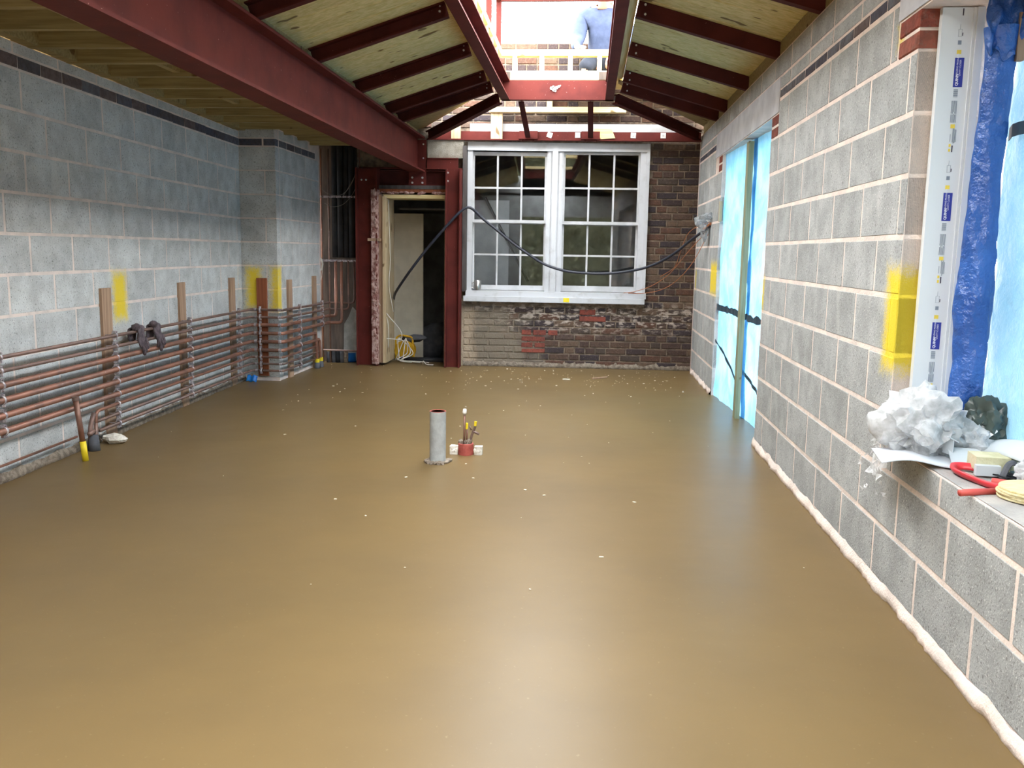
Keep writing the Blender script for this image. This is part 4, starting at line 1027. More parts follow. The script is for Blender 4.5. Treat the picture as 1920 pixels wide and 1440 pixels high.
# ================================================================ ON THE FLOOR
t = thing('soil_pipe', (-.895, 5.36, 0), 'upright cement-dusted clay drain pipe in the middle of the floor', 'drain pipe')
rings = [(.050, -.02), (.050, .312), (.0505, .3195)]
mb = MB(); mb.lathe(rings, (-.895, 5.36, 0), 24); obj('pipe_body', mb, m_pipe_grey, t, angle=50)
mb = MB(); mb.lathe([(.0508, .3195), (.0508, .3212), (.0445, .3212), (.0440, .319)], (-.895, 5.36, 0), 24); obj('pipe_rim', mb, m_clay, t, label='orange clay rim')
mb = MB(); mb.lathe([(.0438, .3195), (.0425, .20), (.0, .19)], (-.895, 5.36, 0), 24); obj('pipe_bore', mb, m_clay_shade, t, label='clay bore with its shade painted dark brown')
mb = MB(); rr = random.Random(8)
for k in range(16):
    a = 2 * math.pi * k / 16; mb.blob((-.895 + .062 * math.cos(a), 5.36 + .062 * math.sin(a), .006), .014 + .012 * rr.random(), 1, .5, 8, (1.2, 1.2, .7), 0, k)
obj('mortar_collar', mb, m_lump, t, kind='stuff')
t = thing('water_pipe', (-.752, 5.60, 0), 'pair of slim copper pipes rising from a red clay socket, white cap on the taller', 'pipe')
c = Vector((-.752, 5.60, 0))
mb = MB(); mb.lathe([(.048, -.02), (.050, .03), (.050, .072), (.043, .074), (.041, .05), (0, .05)], c, 20); obj('clay_socket', mb, m_clay, t, angle=50)
mb = MB(); mb.tube([c + Vector((-.012, 0, .05)), c + Vector((-.010, 0, .265))], .0068, 8); obj('copper_tube', mb, m_copper, t, smooth=True)
mb = MB(); mb.lathe([(.0115, 0), (.014, .012), (.012, .024), (.010, .034), (0, .036)], c + Vector((-.010, 0, .262)), 12); obj('cap', mb, m_packer, t, label='white plastic cap', smooth=True)
mb = MB(); mb.tube([c + Vector((.004, .004, .05)), c + Vector((.006, .004, .20))], .0068, 8); obj('copper_tube', mb, m_copper, t, smooth=True)
mb = MB(); mb.tube([c + Vector((.0035, .002, .165)), c + Vector((.0055, .002, .205))], .0080, 8); obj('tape', mb, m_yellow, t)
mb = MB(); mb.tube(bend([c + Vector((.020, 0, .05)), c + Vector((.038, 0, .13)), c + Vector((.055, 0, .17)), c + Vector((.06, 0, .195))], .03), .008, 8); mb.tube([c + Vector((.04, 0, .155)), c + Vector((.085, -.005, .135))], .008, 8); mb.tube([c + Vector((.035, 0, .16)), c + Vector((.022, 0, .185))], .005, 6)
obj('valve', mb, m_copper_d, t, smooth=True)
mb = MB(); mb.tube([c + Vector((.059, 0, .188)), c + Vector((.062, 0, .217))], .009, 8); obj('cap', mb, m_yellow, t, label='yellow cap')
mb = MB()
for k, (dx, dz, r) in enumerate(((-.03, .08, .02), (.02, .085, .022), (0, .078, .02))): mb.blob(c + Vector((dx, 0, dz)), r, 1, .5, 8, (1, 1, 1.1), 0, k)
obj('mortar_plug', mb, m_lump, t)
for sx_, lb in ((-1, 'white polystyrene block at the left of the red clay socket'), (1, 'white polystyrene block at the right of the red clay socket')):
    mb = MB(); x = c.x + sx_ * .078; rr = random.Random(sx_ + 5)
    mb.box(x - .025, x + .025, 5.58, 5.62, 0, .052); mb.v = [(v[0] + .006 * rr.random(), v[1] + .006 * rr.random(), v[2] + .006 * rr.random() * (v[2] > .01)) for v in mb.v]
    for k in range(5): mb.blob((x - .02 + .04 * rr.random(), 5.585, .02 + .015 * rr.random()), .012, 1, .5, 8, (1, .6, 1), 0, k)
    obj('polystyrene_block', mb, m_poly_styrene, label=lb, cat='packing block')
mb = MB(); mb.prism([(-.11, -.012), (.11, -.010), (.115, .006), (-.10, .012)], 0, .012, Matrix.Translation((.15, 9.33, .002)) @ Matrix.Rotation(.75, 4, 'Z')); obj('wood_splinter', mb, m_batten, label='pale splinter of wood lying on the screed below the window', cat='wood scrap')
mb = MB(); mb.prism([(-.04, -.012), (.04, -.016), (.035, .015), (-.03, .012)], 0, .008, Matrix.Translation((-.19, 9.16, .002)) @ Matrix.Rotation(-.1, 4, 'Z')); obj('wood_splinter', mb, m_chip, label='small white flake on the screed left of the wood splinter', cat='wood scrap')
mb = MB(); rr = random.Random(12)
for k in range(230):
    x = -2.9 + 3.9 * rr.random(); y = 3.0 + 7.0 * (rr.random() ** .6)
    if k < 110: x = -1.5 + 2.4 * rr.random(); y = 8.6 + 1.35 * rr.random()
    s_ = .003 + .008 * rr.random() ** 3; a = rr.random() * 3
    mb.prism([(-s_, -s_ * .5), (s_, -s_ * .4), (s_ * .8, s_ * .5), (-s_ * .7, s_ * .6)], 0, .003, Matrix.Translation((x, y, .001)) @ Matrix.Rotation(a, 4, 'Z'))
obj('plaster_crumbs', mb, m_chip, label='pale crumbs of plaster scattered over the wet screed', cat='crumbs', kind='stuff', center=False)

# ================================================================ DOORWAY SHEETS ON THE RIGHT
def wrinkle(y, z, k=0, amp=.02):
    return amp * (noise.noise(Vector((y * 2.2 + k, z * 1.1, k))) + .55 * noise.noise(Vector((y * 6 + z * 3.2, z * 2.4 - y * 3, k + 3))) + .25 * noise.noise(Vector((y * 15, z * 9, k + 7))) + .55 * (1 - 2 * abs(noise.noise(Vector((y * 4.5 - z * 1.6, z * .5 + y, k + 11))))) * (.5 + .5 * noise.noise(Vector((y, z * 2, k)))))
def sheet(y0, y1, z0, z1, X, k, amp=.02, nu=40, nv=70):
    mb = MB(); mb.grid(lambda u, v: ((X(y0 + (y1 - y0) * u) if callable(X) else X) + wrinkle(y0 + (y1 - y0) * u, z0 + (z1 - z0) * v, k, amp), y0 + (y1 - y0) * u + .006 * math.sin(v * 19 + k), z0 + (z1 - z0) * v), nu, nv); return mb
DX = lambda y: 1.205 + .055 * (8.4 - y)
t = thing('plastic_sheet', (1.3, 7.8, 0), 'light blue plastic sheet over the doorway, panel farther than the batten', 'plastic sheet', 'blue sheets over the doorway')
obj('sheet', sheet(7.18, 8.46, -.02, 2.26, DX, 1), m_tarp_light, t, smooth=True)
mb = MB(); mb.grid(lambda u, v: (DX(7.3 + 1.1 * u) - .018 + wrinkle(7.3 + 1.1 * u, .85, 1), 7.3 + 1.1 * u, .80 + .055 * v + .02 * noise.noise(Vector((u * 9, 3, v)))), 30, 3); obj('tape_seam', mb, m_tape, t, label='ragged dark tape seam', thick=.003)
mb = MB(); mb.grid(lambda u, v: (DX(7.3 + 1.1 * u) - .018 + wrinkle(7.3 + 1.1 * u, .45, 1), 7.3 + 1.1 * u, .24 + .26 * u + .028 * v + .02 * noise.noise(Vector((u * 5, 3, v)))), 30, 3); obj('tape_seam', mb, m_tape, t, label='slanting dark tape seam', thick=.003)
t = thing('plastic_sheet', (1.3, 6.6, 0), 'light blue plastic sheet over the doorway, panel nearer than the batten', 'plastic sheet', 'blue sheets over the doorway')
obj('sheet', sheet(6.10, 7.30, -.02, 2.26, DX, 5), m_tarp_light, t, smooth=True)
mb = MB(); mb.grid(lambda u, v: (DX(6.15 + 1.1 * u) - .018 + wrinkle(6.15 + 1.1 * u, .85, 5), 6.15 + 1.1 * u, .79 + .05 * v + .02 * noise.noise(Vector((u * 9, 8, v)))), 30, 3); obj('tape_seam', mb, m_tape, t, label='ragged dark tape seam', thick=.003)
mb = MB(); mb.grid(lambda u, v: (DX(6.15 + 1.1 * u) - .018 + wrinkle(6.15 + 1.1 * u, .3, 5), 6.15 + 1.1 * u, .16 + .20 * u + .03 * v), 30, 3); obj('tape_seam', mb, m_tape, t, label='slanting dark tape seam', thick=.003)
mb = MB(); mb.box(1.205, 1.245, 7.20, 7.30, -.01, 2.17); obj('batten', mb, m_green_batten, label='green treated upright batten between the two blue doorway sheets', cat='timber batten')
mb = MB(); mb.box(1.165, 1.19, 8.35, 8.39, 1.60, 1.78); obj('timber_wedge', mb, m_pale_z, label='small pale timber wedge at the far jamb of the blue doorway', cat='timber')

# ================================================================ WINDOW OPENING AT THE RIGHT EDGE
t = thing('plastic_sheet', (1.5, 2.3, .6), 'large pale blue plastic sheet filling the near right window opening', 'plastic sheet')
obj('sheet', sheet(.9, 3.50, .56, 2.35, 1.50, 9, .028, 70, 60), m_tarp_win, t, smooth=True)
mb = MB(); mb.grid(lambda u, v: (1.478 + wrinkle(2.2 + 1.25 * u, 1.7, 9, .028), 2.2 + 1.25 * u, 1.72 + .07 * (1 - u) + .045 * v + .02 * noise.noise(Vector((u * 7, 1, 0)))), 24, 3); obj('tape_seam', mb, m_tape, t, label='dark tape across the sheet', thick=.003)
t = thing('rolled_tarp', (1.42, 3.42, .6), 'dark blue tarpaulin rolled up vertically beside the white cavity closer', 'tarpaulin')
def roll(u, v):
    z = .60 + 1.50 * v; a = 2 * math.pi * u
    cx = 1.405 + .035 * max(0, (v - .55)) + .09 * max(0, .12 - v) * 2; r = .052 + .006 * math.sin(v * 6) + .05 * max(0, .12 - v)
    r *= 1 + .24 * noise.noise(Vector((math.cos(a) * 1.4 + v * 1.5, math.sin(a) * 1.4, v * 7))) + .10 * noise.noise(Vector((math.cos(a) * 4, math.sin(a) * 4 + v * 5, v * 22)))
    if v > .93: r *= 1 + (v - .93) * 2.2
    return (cx + r * 1.1 * math.cos(a), 3.405 + r * .9 * math.sin(a), z)
mb = MB(); mb.grid(roll, 32, 110, close_u=True); obj('roll', mb, m_tarp_dark, t, smooth=True)
def topf(u, v):
    x = 1.35 + .13 * u + .02 * v; z = 2.02 + .26 * v - .03 * math.sin(u * 3)
    return (x, 3.36 + .05 * noise.noise(Vector((u * 4, v * 3, 2))) + .05 * v, z + .03 * noise.noise(Vector((u * 5, v * 2, 9))))
mb = MB(); mb.grid(topf, 16, 16); obj('top_fold', mb, m_tarp_dark, t, smooth=True, thick=.004)
mb = MB(); mb.grid(lambda u, v: (1.462 + .03 * v + wrinkle(1.0 + 2.4 * u, 2.2, 2, .02), 1.0 + 2.4 * u, 2.07 + .16 * v + .05 * u * (1 - v)), 40, 8); obj('top_band', mb, m_tarp_dark, t, smooth=True, thick=.004)
mb = MB(); mb.grid(lambda u, v: (1.43 + .10 * u + .03 * noise.noise(Vector((u * 3, v * 3, 5))), 3.25 + .16 * v, .60 + .16 * (1 - abs(2 * u - .8)) * v + .02 * noise.noise(Vector((u * 6, v * 5, 1)))), 14, 12); obj('foot_fold', mb, m_tarp_dark, t, smooth=True, thick=.004)
mb = MB(); mb.box(1.455, 1.48, 3.36, 3.385, 1.98, 2.14); obj('timber_offcut', mb, m_batten, label='short brown offcut behind the top of the rolled blue tarpaulin', cat='timber')
# cavity closer with printed labels
t = thing('cavity_closer', (1.315, 3.505, .62), 'tall white cavity closer board with blue printed labels at the window reveal', 'cavity closer')
mb = MB(); mb.box(1.243, 1.375, 3.492, 3.52, .61, 2.19); mb.box(1.362, 1.388, 3.484, 3.52, .61, 2.19); mb.box(1.350, 1.356, 3.488, 3.494, .61, 2.19); obj('board', mb, m_board, t)
def text(body, x, z, size, mat, parent, bold=.0):
    cu = bpy.data.curves.new('print', 'FONT'); cu.body = body; cu.size = size; cu.align_x = 'LEFT'; cu.align_y = 'CENTER'; cu.extrude = .0002; cu.offset = bold
    o = bpy.data.objects.new('tmp', cu); COL.objects.link(o)
    dg = bpy.context.evaluated_depsgraph_get(); me = bpy.data.meshes.new_from_object(o.evaluated_get(dg)); bpy.data.objects.remove(o)
    me.materials.clear(); me.materials.append(mat)
    q = bpy.data.objects.new('lettering', me); COL.objects.link(q); q.parent = parent; q.matrix_parent_inverse = parent.matrix_basis.inverted()
    if parent.parent is not None: q.matrix_parent_inverse = parent.matrix_basis.inverted() @ parent.matrix_parent_inverse.inverted() @ parent.parent.matrix_basis.inverted()
    # reads upward, facing the camera side of the room
    q.matrix_basis = Matrix(((0, -1, 0, x), (0, 0, -1, 3.4895), (1, 0, 0, z), (0, 0, 0, 1)))
    return q
YF = 3.492
def pr_(parent, nm, b, m):
    mb = MB()
    for x0, x1, z0, z1 in b: mb.box(x0, x1, YF - .0012, YF, z0, z1)
    return obj(nm, mb, m, parent)
for zc in (.53, 1.008, 1.486, 1.964):
    if zc > .6:
        lb = pr_(t, 'label_panel', [(1.299, 1.331, zc - .050, zc + .052)], m_label_blue)
        for b_, x_, z_, s_, w_ in (('QUINN', 1.3105, zc - .046, .0125, .0004), ('BUILDING PRODUCTS', 1.3085, zc - .012, .0078, .0), ('CAVITY CLOSER', 1.3185, zc - .012, .0078, .0)): text(b_, x_, z_, s_, m_label_white, lb, w_)
    rr = random.Random(int(zc * 100))
    if zc > .6: pr_(t, 'barcode', [(1.303, 1.318, zc - .085 + .0035 * k, zc - .085 + .0035 * k + (.0014, .0022)[k % 2]) for k in range(8)], m_print_grey)
    b = []
    for k in range(5):
        if zc > .8: b.append((1.300 + .0042 * k, 1.3020 + .0042 * k, zc - .135 - .012 * rr.random(), zc - .098))
        if zc > .8: b.append((1.300 + .0042 * k, 1.3020 + .0042 * k, zc - .175, zc - .142 - .006 * rr.random()))
    for k in range(4): b.append((1.312 + .0036 * k, 1.3138 + .0036 * k, zc + .235 - .01 * rr.random(), zc + .275 + .01 * rr.random()))
    b += [(1.304, 1.3055, zc + .235, zc + .262)]
    b = [q for q in b if q[2] > .63 and q[3] < 2.18]
    if b: pr_(t, 'small_print', b, m_print_grey)
    yy = []
    for dz in (.072, .205, .222, .29):
        z = zc + dz
        if .64 < z < 2.16: yy.append((1.303, 1.318, z - .007, z + .007) if dz in (.072, .29) else (1.302, 1.309, z - .005, z + .005))
    if yy: pr_(t, 'yellow_mark', yy, m_print_yellow)
    z = zc + .2
    if z < 2.17: pr_(t, 'dark_mark', [(1.3125, 1.3165, z - .002, z + .022)], m_print_dark); pr_(t, 'dark_mark', [(1.317, 1.3195, zc + .128, zc + .139)], m_print_dark)
    if zc + .18 < 2.17 and zc + .12 > .63: pr_(t, 'line_drawing', [(1.303, 1.3036, zc + .125, zc + .15), (1.315, 1.3156, zc + .125, zc + .15), (1.303, 1.3156, zc + .125, zc + .1256), (1.303, 1.3156, zc + .15, zc + .1506), (1.308, 1.3086, zc + .15, zc + .168), (1.304, 1.316, zc + .098, zc + .112)], m_print_grey)
# things lying on the window ledge (top at .585)
ZL = WZ0
mb = MB()
def card(u, v):
    a = Vector((1.005, 3.04, 0)).lerp(Vector((1.345, 3.10, 0)), u); b_ = Vector((1.06, 3.33, 0)).lerp(Vector((1.40, 3.42, 0)), u); p = a.lerp(b_, v)
    return (p.x, p.y, ZL + .016 + .012 * math.sin(u * 6.0) * (1 - v) + .012 * (1 - u) * (1 - v))
mb.grid(card, 24, 10); obj('white_sheet', mb, m_paper, label='large sheet of white card overhanging the front of the window ledge', cat='card', thick=.003, smooth=True)
def crumple(name, c, r, sc_, mat, label, cat, seed, parts=3, amp=.55, spread=.5, smooth=False, parent_name='fold'):
    t = thing(name, c, label, cat); rr = random.Random(seed)
    for k in range(parts):
        q = [c[i] + (rr.random() - .5) * r * spread * 2 * sc_[i] for i in range(3)] if k else list(c)
        q[2] = max(q[2], c[2]) if k else q[2]
        rk = r * (1 if k == 0 else .65); mb = MB(); mb.crumpled((q[0], q[1], q[2] + rk * sc_[2] * .8), rk, 4, amp, sc_, seed * 3 + k); obj(parent_name, mb, mat, t, angle=48)
    return t
crumple('clear_polythene', (1.235, 3.33, ZL + .03), .135, (.95, 1.1, .85), m_poly, 'big crumpled heap of clear polythene at the foot of the cavity closer', 'plastic film', 3, 6, .95, .42)
mb = MB(); rr = random.Random(9)
for k in range(34):
    x = 1.09 + .06 * rr.random(); y = 3.40 + .16 * rr.random() ; z = .60 - .20 * rr.random() ** 1.3; s_ = .014
    mb.add([(x + s_ * (rr.random() - .5) * 2, y + s_ * (rr.random() - .5) * 2, z + s_ * (rr.random() - .5) * 2) for _ in range(4)], [(0, 1, 2), (0, 2, 3)])
mb.grid(lambda u, v: (1.10 + .06 * u + .02 * noise.noise(Vector((u * 5, v * 5, 0))), 3.36 + .14 * v, .60 - .12 * (1 - u) + .03 * noise.noise(Vector((u * 6, v * 6, 2)))), 10, 10)
obj('polythene_shred', mb, m_poly, label='shredded clear polythene trailing down the wall below the ledge corner', cat='plastic film')
crumple('green_bag', (1.465, 3.33, ZL + .06), .085, (.95, .8, 1.05), m_green_bag, 'crumpled dark green bag against the foot of the rolled tarpaulin', 'bag', 6, 3, .8, .35)
crumple('clear_bag', (1.395, 3.26, ZL + .02), .055, (1, 1, 1), m_poly, 'small clump of clear film in front of the dark green bag', 'plastic film', 8, 3, .8, .5)
mb = MB(); Mx = Matrix.Translation((1.275, 3.245, ZL + .03)) @ Matrix.Rotation(.25, 4, 'Z')
mb.box(0, .004, -.06, .05, 0, .055, 0, Mx); mb.box(-.045, 0, -.06, .05, .05, .054, 0, Mx @ Matrix.Rotation(.45, 4, 'Y')); obj('folded_card', mb, m_card, label='folded white card standing in front of the polythene', cat='card')
mb = MB(); Mx = Matrix.Translation((1.325, 3.165, ZL + .032)) @ Matrix.Rotation(-.2, 4, 'Z') @ Matrix.Rotation(.35, 4, 'X'); mb.box(-.05, .055, -.05, .055, 0, .003, 0, Mx); mb.box(-.05, .055, .052, .055, -.05, .0, 0, Mx); obj('folded_card', mb, m_card, label='flat white card tab between the polythene and the cream foam block', cat='card')
mb = MB(); mb.grid(lambda u, v: (1.385 + .075 * u, 3.34 - .10 * v + .0 * u, ZL + .12 + .06 * u - .07 * v), 6, 6); obj('folded_card', mb, m_paper, label='sloping white paper in front of the small clump of clear film', cat='card', thick=.002)
mb = MB()
def curl(u, v):
    return (1.395 + .105 * v + .01 * u, 3.28 - .62 * u, ZL + .075 + .035 * math.sin(u * 3.0) - .045 * (1 - v) ** 2 + .01 * u)
mb.grid(curl, 20, 8); obj('white_panel_offcut', mb, m_card, label='long curved white offcut at the back of the window ledge', cat='offcut', thick=.006, smooth=True)
t = thing('foam_block', (1.375, 3.05, ZL), 'cream foam and plaster offcut lying behind the red handle', 'offcut')
Mx = Matrix.Translation((1.375, 3.045, ZL + .022)) @ Matrix.Rotation(-.12, 4, 'Z')
mb = MB(); mb.box(-.075, .03, -.05, .05, 0, .045, 0, Mx); obj('block', mb, m_cream, t)
mb = MB(); mb.prism([(.03, -.045), (.085, -.03), (.10, .0), (.075, .012), (.09, .045), (.03, .05)], .004, .04, Mx); obj('broken_edge', mb, m_cream, t)
mb = MB(); mb.box(-.080, -.005, -.075, -.05, -.012, .022, 0, Mx); obj('white_face', mb, m_card, t, label='white facing')
mb = MB(); rr = random.Random(6)
for k in range(9):
    a = rr.random() * 3; Mx = Matrix.Translation((1.335 + .09 * rr.random(), 2.925 + .06 * rr.random(), ZL + .004 + .014 * rr.random())) @ Matrix.Rotation(a, 4, 'Z') @ Matrix.Rotation(.3 * rr.random(), 4, 'X'); mb.box(-.03, .03, -.007, .007, 0, .004, 0, Mx)
obj('plastic_scraps', mb, m_lag, label='heap of dark plastic and metal scraps behind the red handle', cat='scraps', kind='stuff')
mb = MB(); mb.tube(bend([(1.355, 2.95, ZL + .01), (1.375, 2.955, ZL + .06), (1.40, 2.96, ZL + .062), (1.41, 2.955, ZL + .03)], .02), .005, 6, flat=2.2); obj('metal_clip', mb, m_lag_grey, label='bent grey metal clip on the heap of scraps', cat='clip')
mb = MB(); mb.tube(bend([(1.345, 3.03, ZL + .022), (1.262, 3.085, ZL + .02), (1.228, 3.02, ZL + .018), (1.238, 2.945, ZL + .016), (1.268, 2.83, ZL + .014), (1.335, 2.76, ZL + .014)], .05), .016, 8, flat=.5); obj('red_strip', mb, m_red_plastic, label='bent glossy red plastic strip curving round the scraps', cat='plastic strip', smooth=True)
mb = MB(); mb.tube([(1.139, 2.735, ZL + .012), (1.20, 2.755, ZL + .012), (1.27, 2.775, ZL + .012)], .0105, 10); obj('red_tube', mb, m_red_tube, label='short straight red rubber tube at the front of the ledge', cat='tube', smooth=True)
mb = MB(); mb.lathe([(.013, 0), (.013, .085), (.009, .085), (.009, .0)], (0, 0, 0), 12, M=Matrix.Translation((1.285, 2.86, ZL + .02)) @ Matrix.Rotation(-.55, 4, 'Z') @ Matrix.Rotation(math.pi / 2, 4, 'Y')); obj('red_tube', mb, m_red_tube, label='short red tube end showing its bore beside the cream discs', cat='tube')
t = thing('disc_stack', (1.345, 2.72, ZL), 'stack of cream paper discs near the front of the ledge', 'discs')
for k in range(5):
    mb = MB(); mb.lathe([(.0, 0), (.098, 0), (.099, .003), (.098, .006), (0, .006)], (1.345 + .004 * math.sin(k * 2), 2.715 + .004 * math.cos(k * 3), ZL + .008 + .0065 * k), 28); obj('disc', mb, m_blade, t)
mb = MB(); mb.prism([(-.10, -.13), (.12, -.13), (.12, .07), (-.06, .05)], 0, .006, Matrix.Translation((1.37, 2.68, ZL + .001))); obj('plywood_scrap', mb, m_ply, label='thin plywood scrap under the cream discs', cat='offcut')
crumple('clear_bag', (1.43, 2.86, ZL + .01), .07, (1, 1, .75), m_poly, 'crumpled clear bag behind the cream discs at the right edge', 'plastic film', 12, 3, .7, .4)
# thin mortar bed on the ledge
mb = MB(); mb.grid(lambda u, v: (1.185 + .31 * u, 1.0 + 2.52 * v, ZL + .003 + .004 * noise.noise(Vector((u * 6, v * 30, 0)))), 10, 60); obj('trim_5', mb, m_ledge, kind='structure', label='smeared mortar on top of the window ledge', center=False)

# ================================================================ MAN BEYOND THE ROOF OPENING
mb = MB()
PB = (-.55, 1.30, 9.62, 10.115)
mb.box(PB[0], PB[1], PB[2], PB[2] + .22, 3.055, 3.092); sb1 = mb
t = thing('scaffold_boards', (.4, 9.87, 3.055), 'pale scaffold boards the man kneels on beyond the rooflight', 'boards')
obj('board', mb, m_pale_x, t); mb = MB(); mb.box(PB[0] + .05, PB[1], PB[2] + .225, PB[3], 3.055, 3.092); obj('board', mb, m_pale_x, t)
for b in ((1.10, 1.18, 9.6, 10.12, 2.74, 3.055), (-.5, -.44, 10.06, 10.115, 2.86, 3.055)):
    mb = MB(); mb.box(*b); obj('bearer', mb, m_pale_z, t)
def skin(name, joints, edges, mat, parent, lvl=2, root=0):
    me = bpy.data.meshes.new(name); me.from_pydata([j[0] for j in joints], edges, [])
    o = bpy.data.objects.new(name, me); COL.objects.link(o)
    md = o.modifiers.new('skin', 'SKIN'); md.use_smooth_shade = True
    for i, j in enumerate(joints):
        r = j[1]; me.skin_vertices[0].data[i].radius = (r, r) if not isinstance(r, tuple) else r
        me.skin_vertices[0].data[i].use_root = (i == root)
    s_ = o.modifiers.new('sub', 'SUBSURF'); s_.levels = lvl; s_.render_levels = lvl
    dg = bpy.context.evaluated_depsgraph_get(); m2 = bpy.data.meshes.new_from_object(o.evaluated_get(dg)); bpy.data.objects.remove(o)
    m2.materials.clear(); m2.materials.append(mat); m2.polygons.foreach_set('use_smooth', [True] * len(m2.polygons))
    q = bpy.data.objects.new(name, m2); COL.objects.link(q); q.parent = parent; q.matrix_parent_inverse = parent.matrix_basis.inverted()
    return q
MX, MY, MZ = .085, 9.94, 3.092
man = thing('person', (MX, MY, MZ), 'man in grey-blue sweatshirt and white cap kneeling beyond the roof opening', 'person')
PS = 1.12
V = lambda x, y, z: (MX + x * PS * 1.05, MY + y * PS, MZ + z * PS)
# body: pelvis, spine, neck, head, arms, folded legs in one surface
J = [(V(0, .03, .23), .13), (V(0, .01, .38), .115), (V(0, -.03, .52), .125), (V(0, -.07, .64), .10), (V(0, -.12, .665), .06), (V(0, -.165, .685), .062), (V(0, -.215, .74), .090), (V(0, -.235, .82), .082),
     (V(-.17, -.07, .60), .06), (V(-.25, -.10, .38), .045), (V(-.235, -.30, .27), .036), (V(-.205, -.47, .225), .026),
     (V(.17, -.07, .60), .06), (V(.25, -.10, .38), .045), (V(.20, -.32, .30), .036), (V(.14, -.50, .27), .026),
     (V(-.10, -.05, .18), .085), (V(-.15, -.27, .085), .065), (V(-.14, -.02, .055), .05), (V(-.13, .10, .05), .04),
     (V(.10, -.05, .18), .085), (V(.15, -.27, .085), .065), (V(.14, -.02, .055), .05), (V(.13, .10, .05), .04)]
E = [(0, 1), (1, 2), (2, 3), (3, 4), (4, 5), (5, 6), (6, 7), (3, 8), (8, 9), (9, 10), (10, 11), (3, 12), (12, 13), (13, 14), (14, 15), (0, 16), (16, 17), (17, 18), (18, 19), (0, 20), (20, 21), (21, 22), (22, 23)]
skin('body', J, E, m_skin, man)
JT = [(V(0, .02, .19), .165), (V(0, .0, .32), .168), (V(0, -.03, .47), .172), (V(0, -.055, .60), .135), (V(0, -.095, .65), .08),
      (V(-.18, -.065, .575), .095), (V(-.225, -.11, .37), .085), (V(-.238, -.29, .275), .052), (V(-.222, -.37, .25), .042),
      (V(.18, -.065, .575), .095), (V(.225, -.11, .37), .085), (V(.21, -.30, .305), .052), (V(.18, -.38, .285), .042)]
skin('sweatshirt', JT, [(0, 1), (1, 2), (2, 3), (3, 4), (3, 5), (5, 6), (6, 7), (7, 8), (3, 9), (9, 10), (10, 11), (11, 12)], m_jumper, man)
skin('trousers', [(V(0, .03, .20), .13), (V(-.10, -.05, .18), .10), (V(-.15, -.27, .09), .08), (V(-.14, -.04, .06), .062), (V(.10, -.05, .18), .10), (V(.15, -.27, .09), .08), (V(.14, -.04, .06), .062)], [(0, 1), (1, 2), (2, 3), (0, 4), (4, 5), (5, 6)], m_trouser, man)
for s_ in (-1, 1):
    skin('boot', [(V(s_ * .14, .06, .05), .048), (V(s_ * .13, .14, .05), .05), (V(s_ * .13, .145, .03), .04), (V(s_ * .13, .05, .03), .035)], [(0, 1), (1, 2), (2, 3)], m_boot, man)
    # hands: palm and five fingers resting on the rail
    h = Vector(J[11 if s_ < 0 else 15][0]); d = Vector((s_ * -.25, -1, -.12)).normalized(); side = Vector((1, 0, 0)); up = Vector((0, 0, 1))
    hj = [(h, (.024, .017)), (h + d * .035, (.036, .015)), (h + d * .075, (.038, .013))]; he = [(0, 1), (1, 2)]
    for f in range(4):
        off = (f - 1.5) * .019; ln = (.062, .072, .068, .052)[f]; b0 = h + d * .075 + side * off; i0 = len(hj)
        hj += [(b0 + d * .012, .0088), (b0 + d * (ln * .5) - up * .006, .0085), (b0 + d * (ln * .8) - up * .022, .0078), (b0 + d * (ln * .92) - up * .038, .0068)]
        he += [(2, i0), (i0, i0 + 1), (i0 + 1, i0 + 2), (i0 + 2, i0 + 3)]
    i0 = len(hj); tb = h + d * .03 - side * s_ * .034
    hj += [(tb, .011), (tb + d * .03 - side * s_ * .014, .0095), (tb + d * .055 - side * s_ * .014 - up * .012, .0082)]; he += [(1, i0), (i0, i0 + 1), (i0 + 1, i0 + 2)]
    skin('hand', hj, he, m_skin, man, 1)
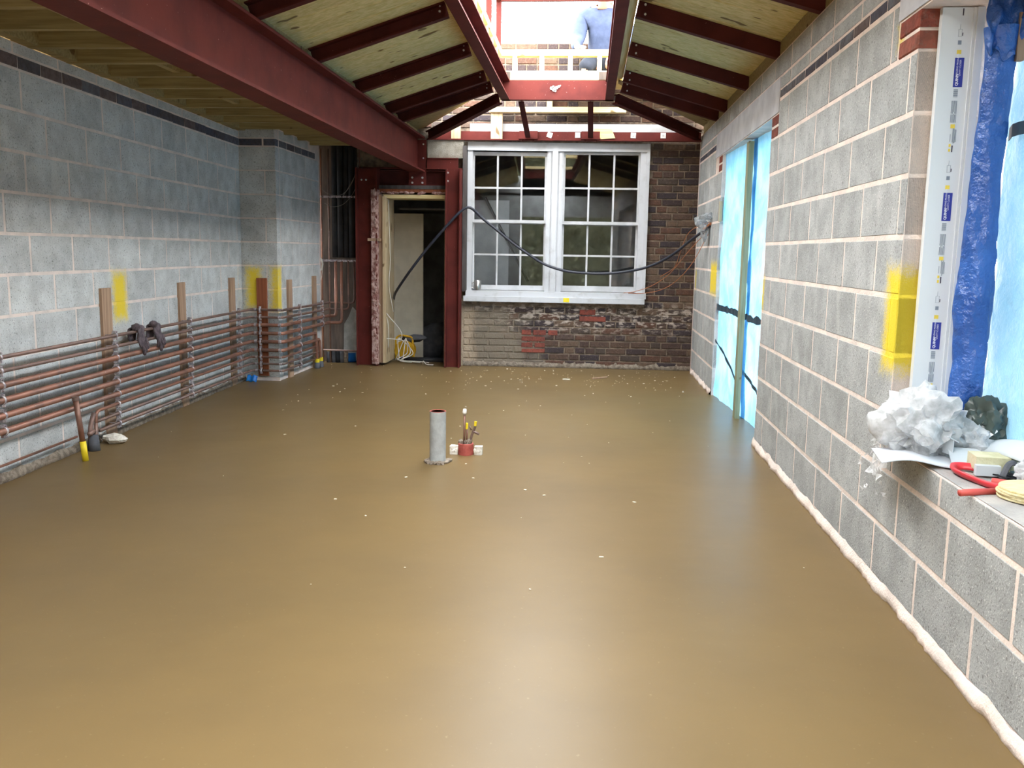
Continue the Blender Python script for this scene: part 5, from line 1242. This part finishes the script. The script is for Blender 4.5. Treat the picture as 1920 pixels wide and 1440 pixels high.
hc = Vector(V(0, -.225, .765))
for s_ in (-1, 1):
    mb = MB(); mb.blob(hc + Vector((s_ * .033, -.080, .005)), .011, 1, 0); obj('eye', mb, m_eye, man, smooth=True)
    mb = MB(); mb.blob(hc + Vector((s_ * .088, .01, -.005)), .03, 1, .1, 4, (.35, .7, 1)); obj('ear', mb, m_skin, man, smooth=True)
mb = MB(); mb.tube([hc + Vector((0, -.082, .02)), hc + Vector((0, -.105, -.022))], [.008, .015], 8); obj('nose', mb, m_skin, man, smooth=True)
mb = MB(); mb.blob(hc + Vector((0, -.083, -.05)), .02, 2, 0, 4, (1.1, .35, .3)); obj('mouth', mb, m_lip, man, smooth=True)
mb = MB(); mb.lathe([(.098, .015), (.10, .05), (.085, .095), (.05, .12), (0, .128)], hc, 18); mb.prism([(-.07, -.09), (.07, -.09), (.055, -.165), (-.055, -.165)], .018, .026, Matrix.Translation(hc)); obj('cap', mb, m_hair, man, smooth=True, label='white cap')

# ================================================================ GARDEN BEHIND THE CAMERA (mirrored in the panes; hedge height shaped to block low sky)
mb = MB(); rr = random.Random(21)
def top(x): return 6.2 + 1.3 * noise.noise(Vector((x * .35, 0, 3)))  # hedge raised to keep low sky light out of the rear opening
for k in range(12000):
    x = -16 + 32 * rr.random(); z = -.1 + top(x) * rr.random() ** .9; y = -8.2 + 1.2 * (rr.random() - .5)
    s_ = .08 + .10 * rr.random(); a = Vector((rr.random() - .5, rr.random() - .5, rr.random() - .5)).normalized(); b_ = a.orthogonal().normalized(); c = Vector((x, y, z))
    mb.add([c - a * s_, c + b_ * s_ * .5, c + a * s_, c - b_ * s_ * .5], [(0, 1, 2, 3)])
mb.grid(lambda u, v: (-16 + 32 * u, -8.9 + .3 * noise.noise(Vector((u * 40, v * 8, 0))), -.12 + (top(-16 + 32 * u) - .2) * v), 60, 10)  # solid backing added behind the leaves to block sky light
obj('hedge', mb, m_leaf, label='green garden hedge behind the photographer, mirrored in the window panes, made tall to block sky light', cat='hedge', kind='stuff', center=False)
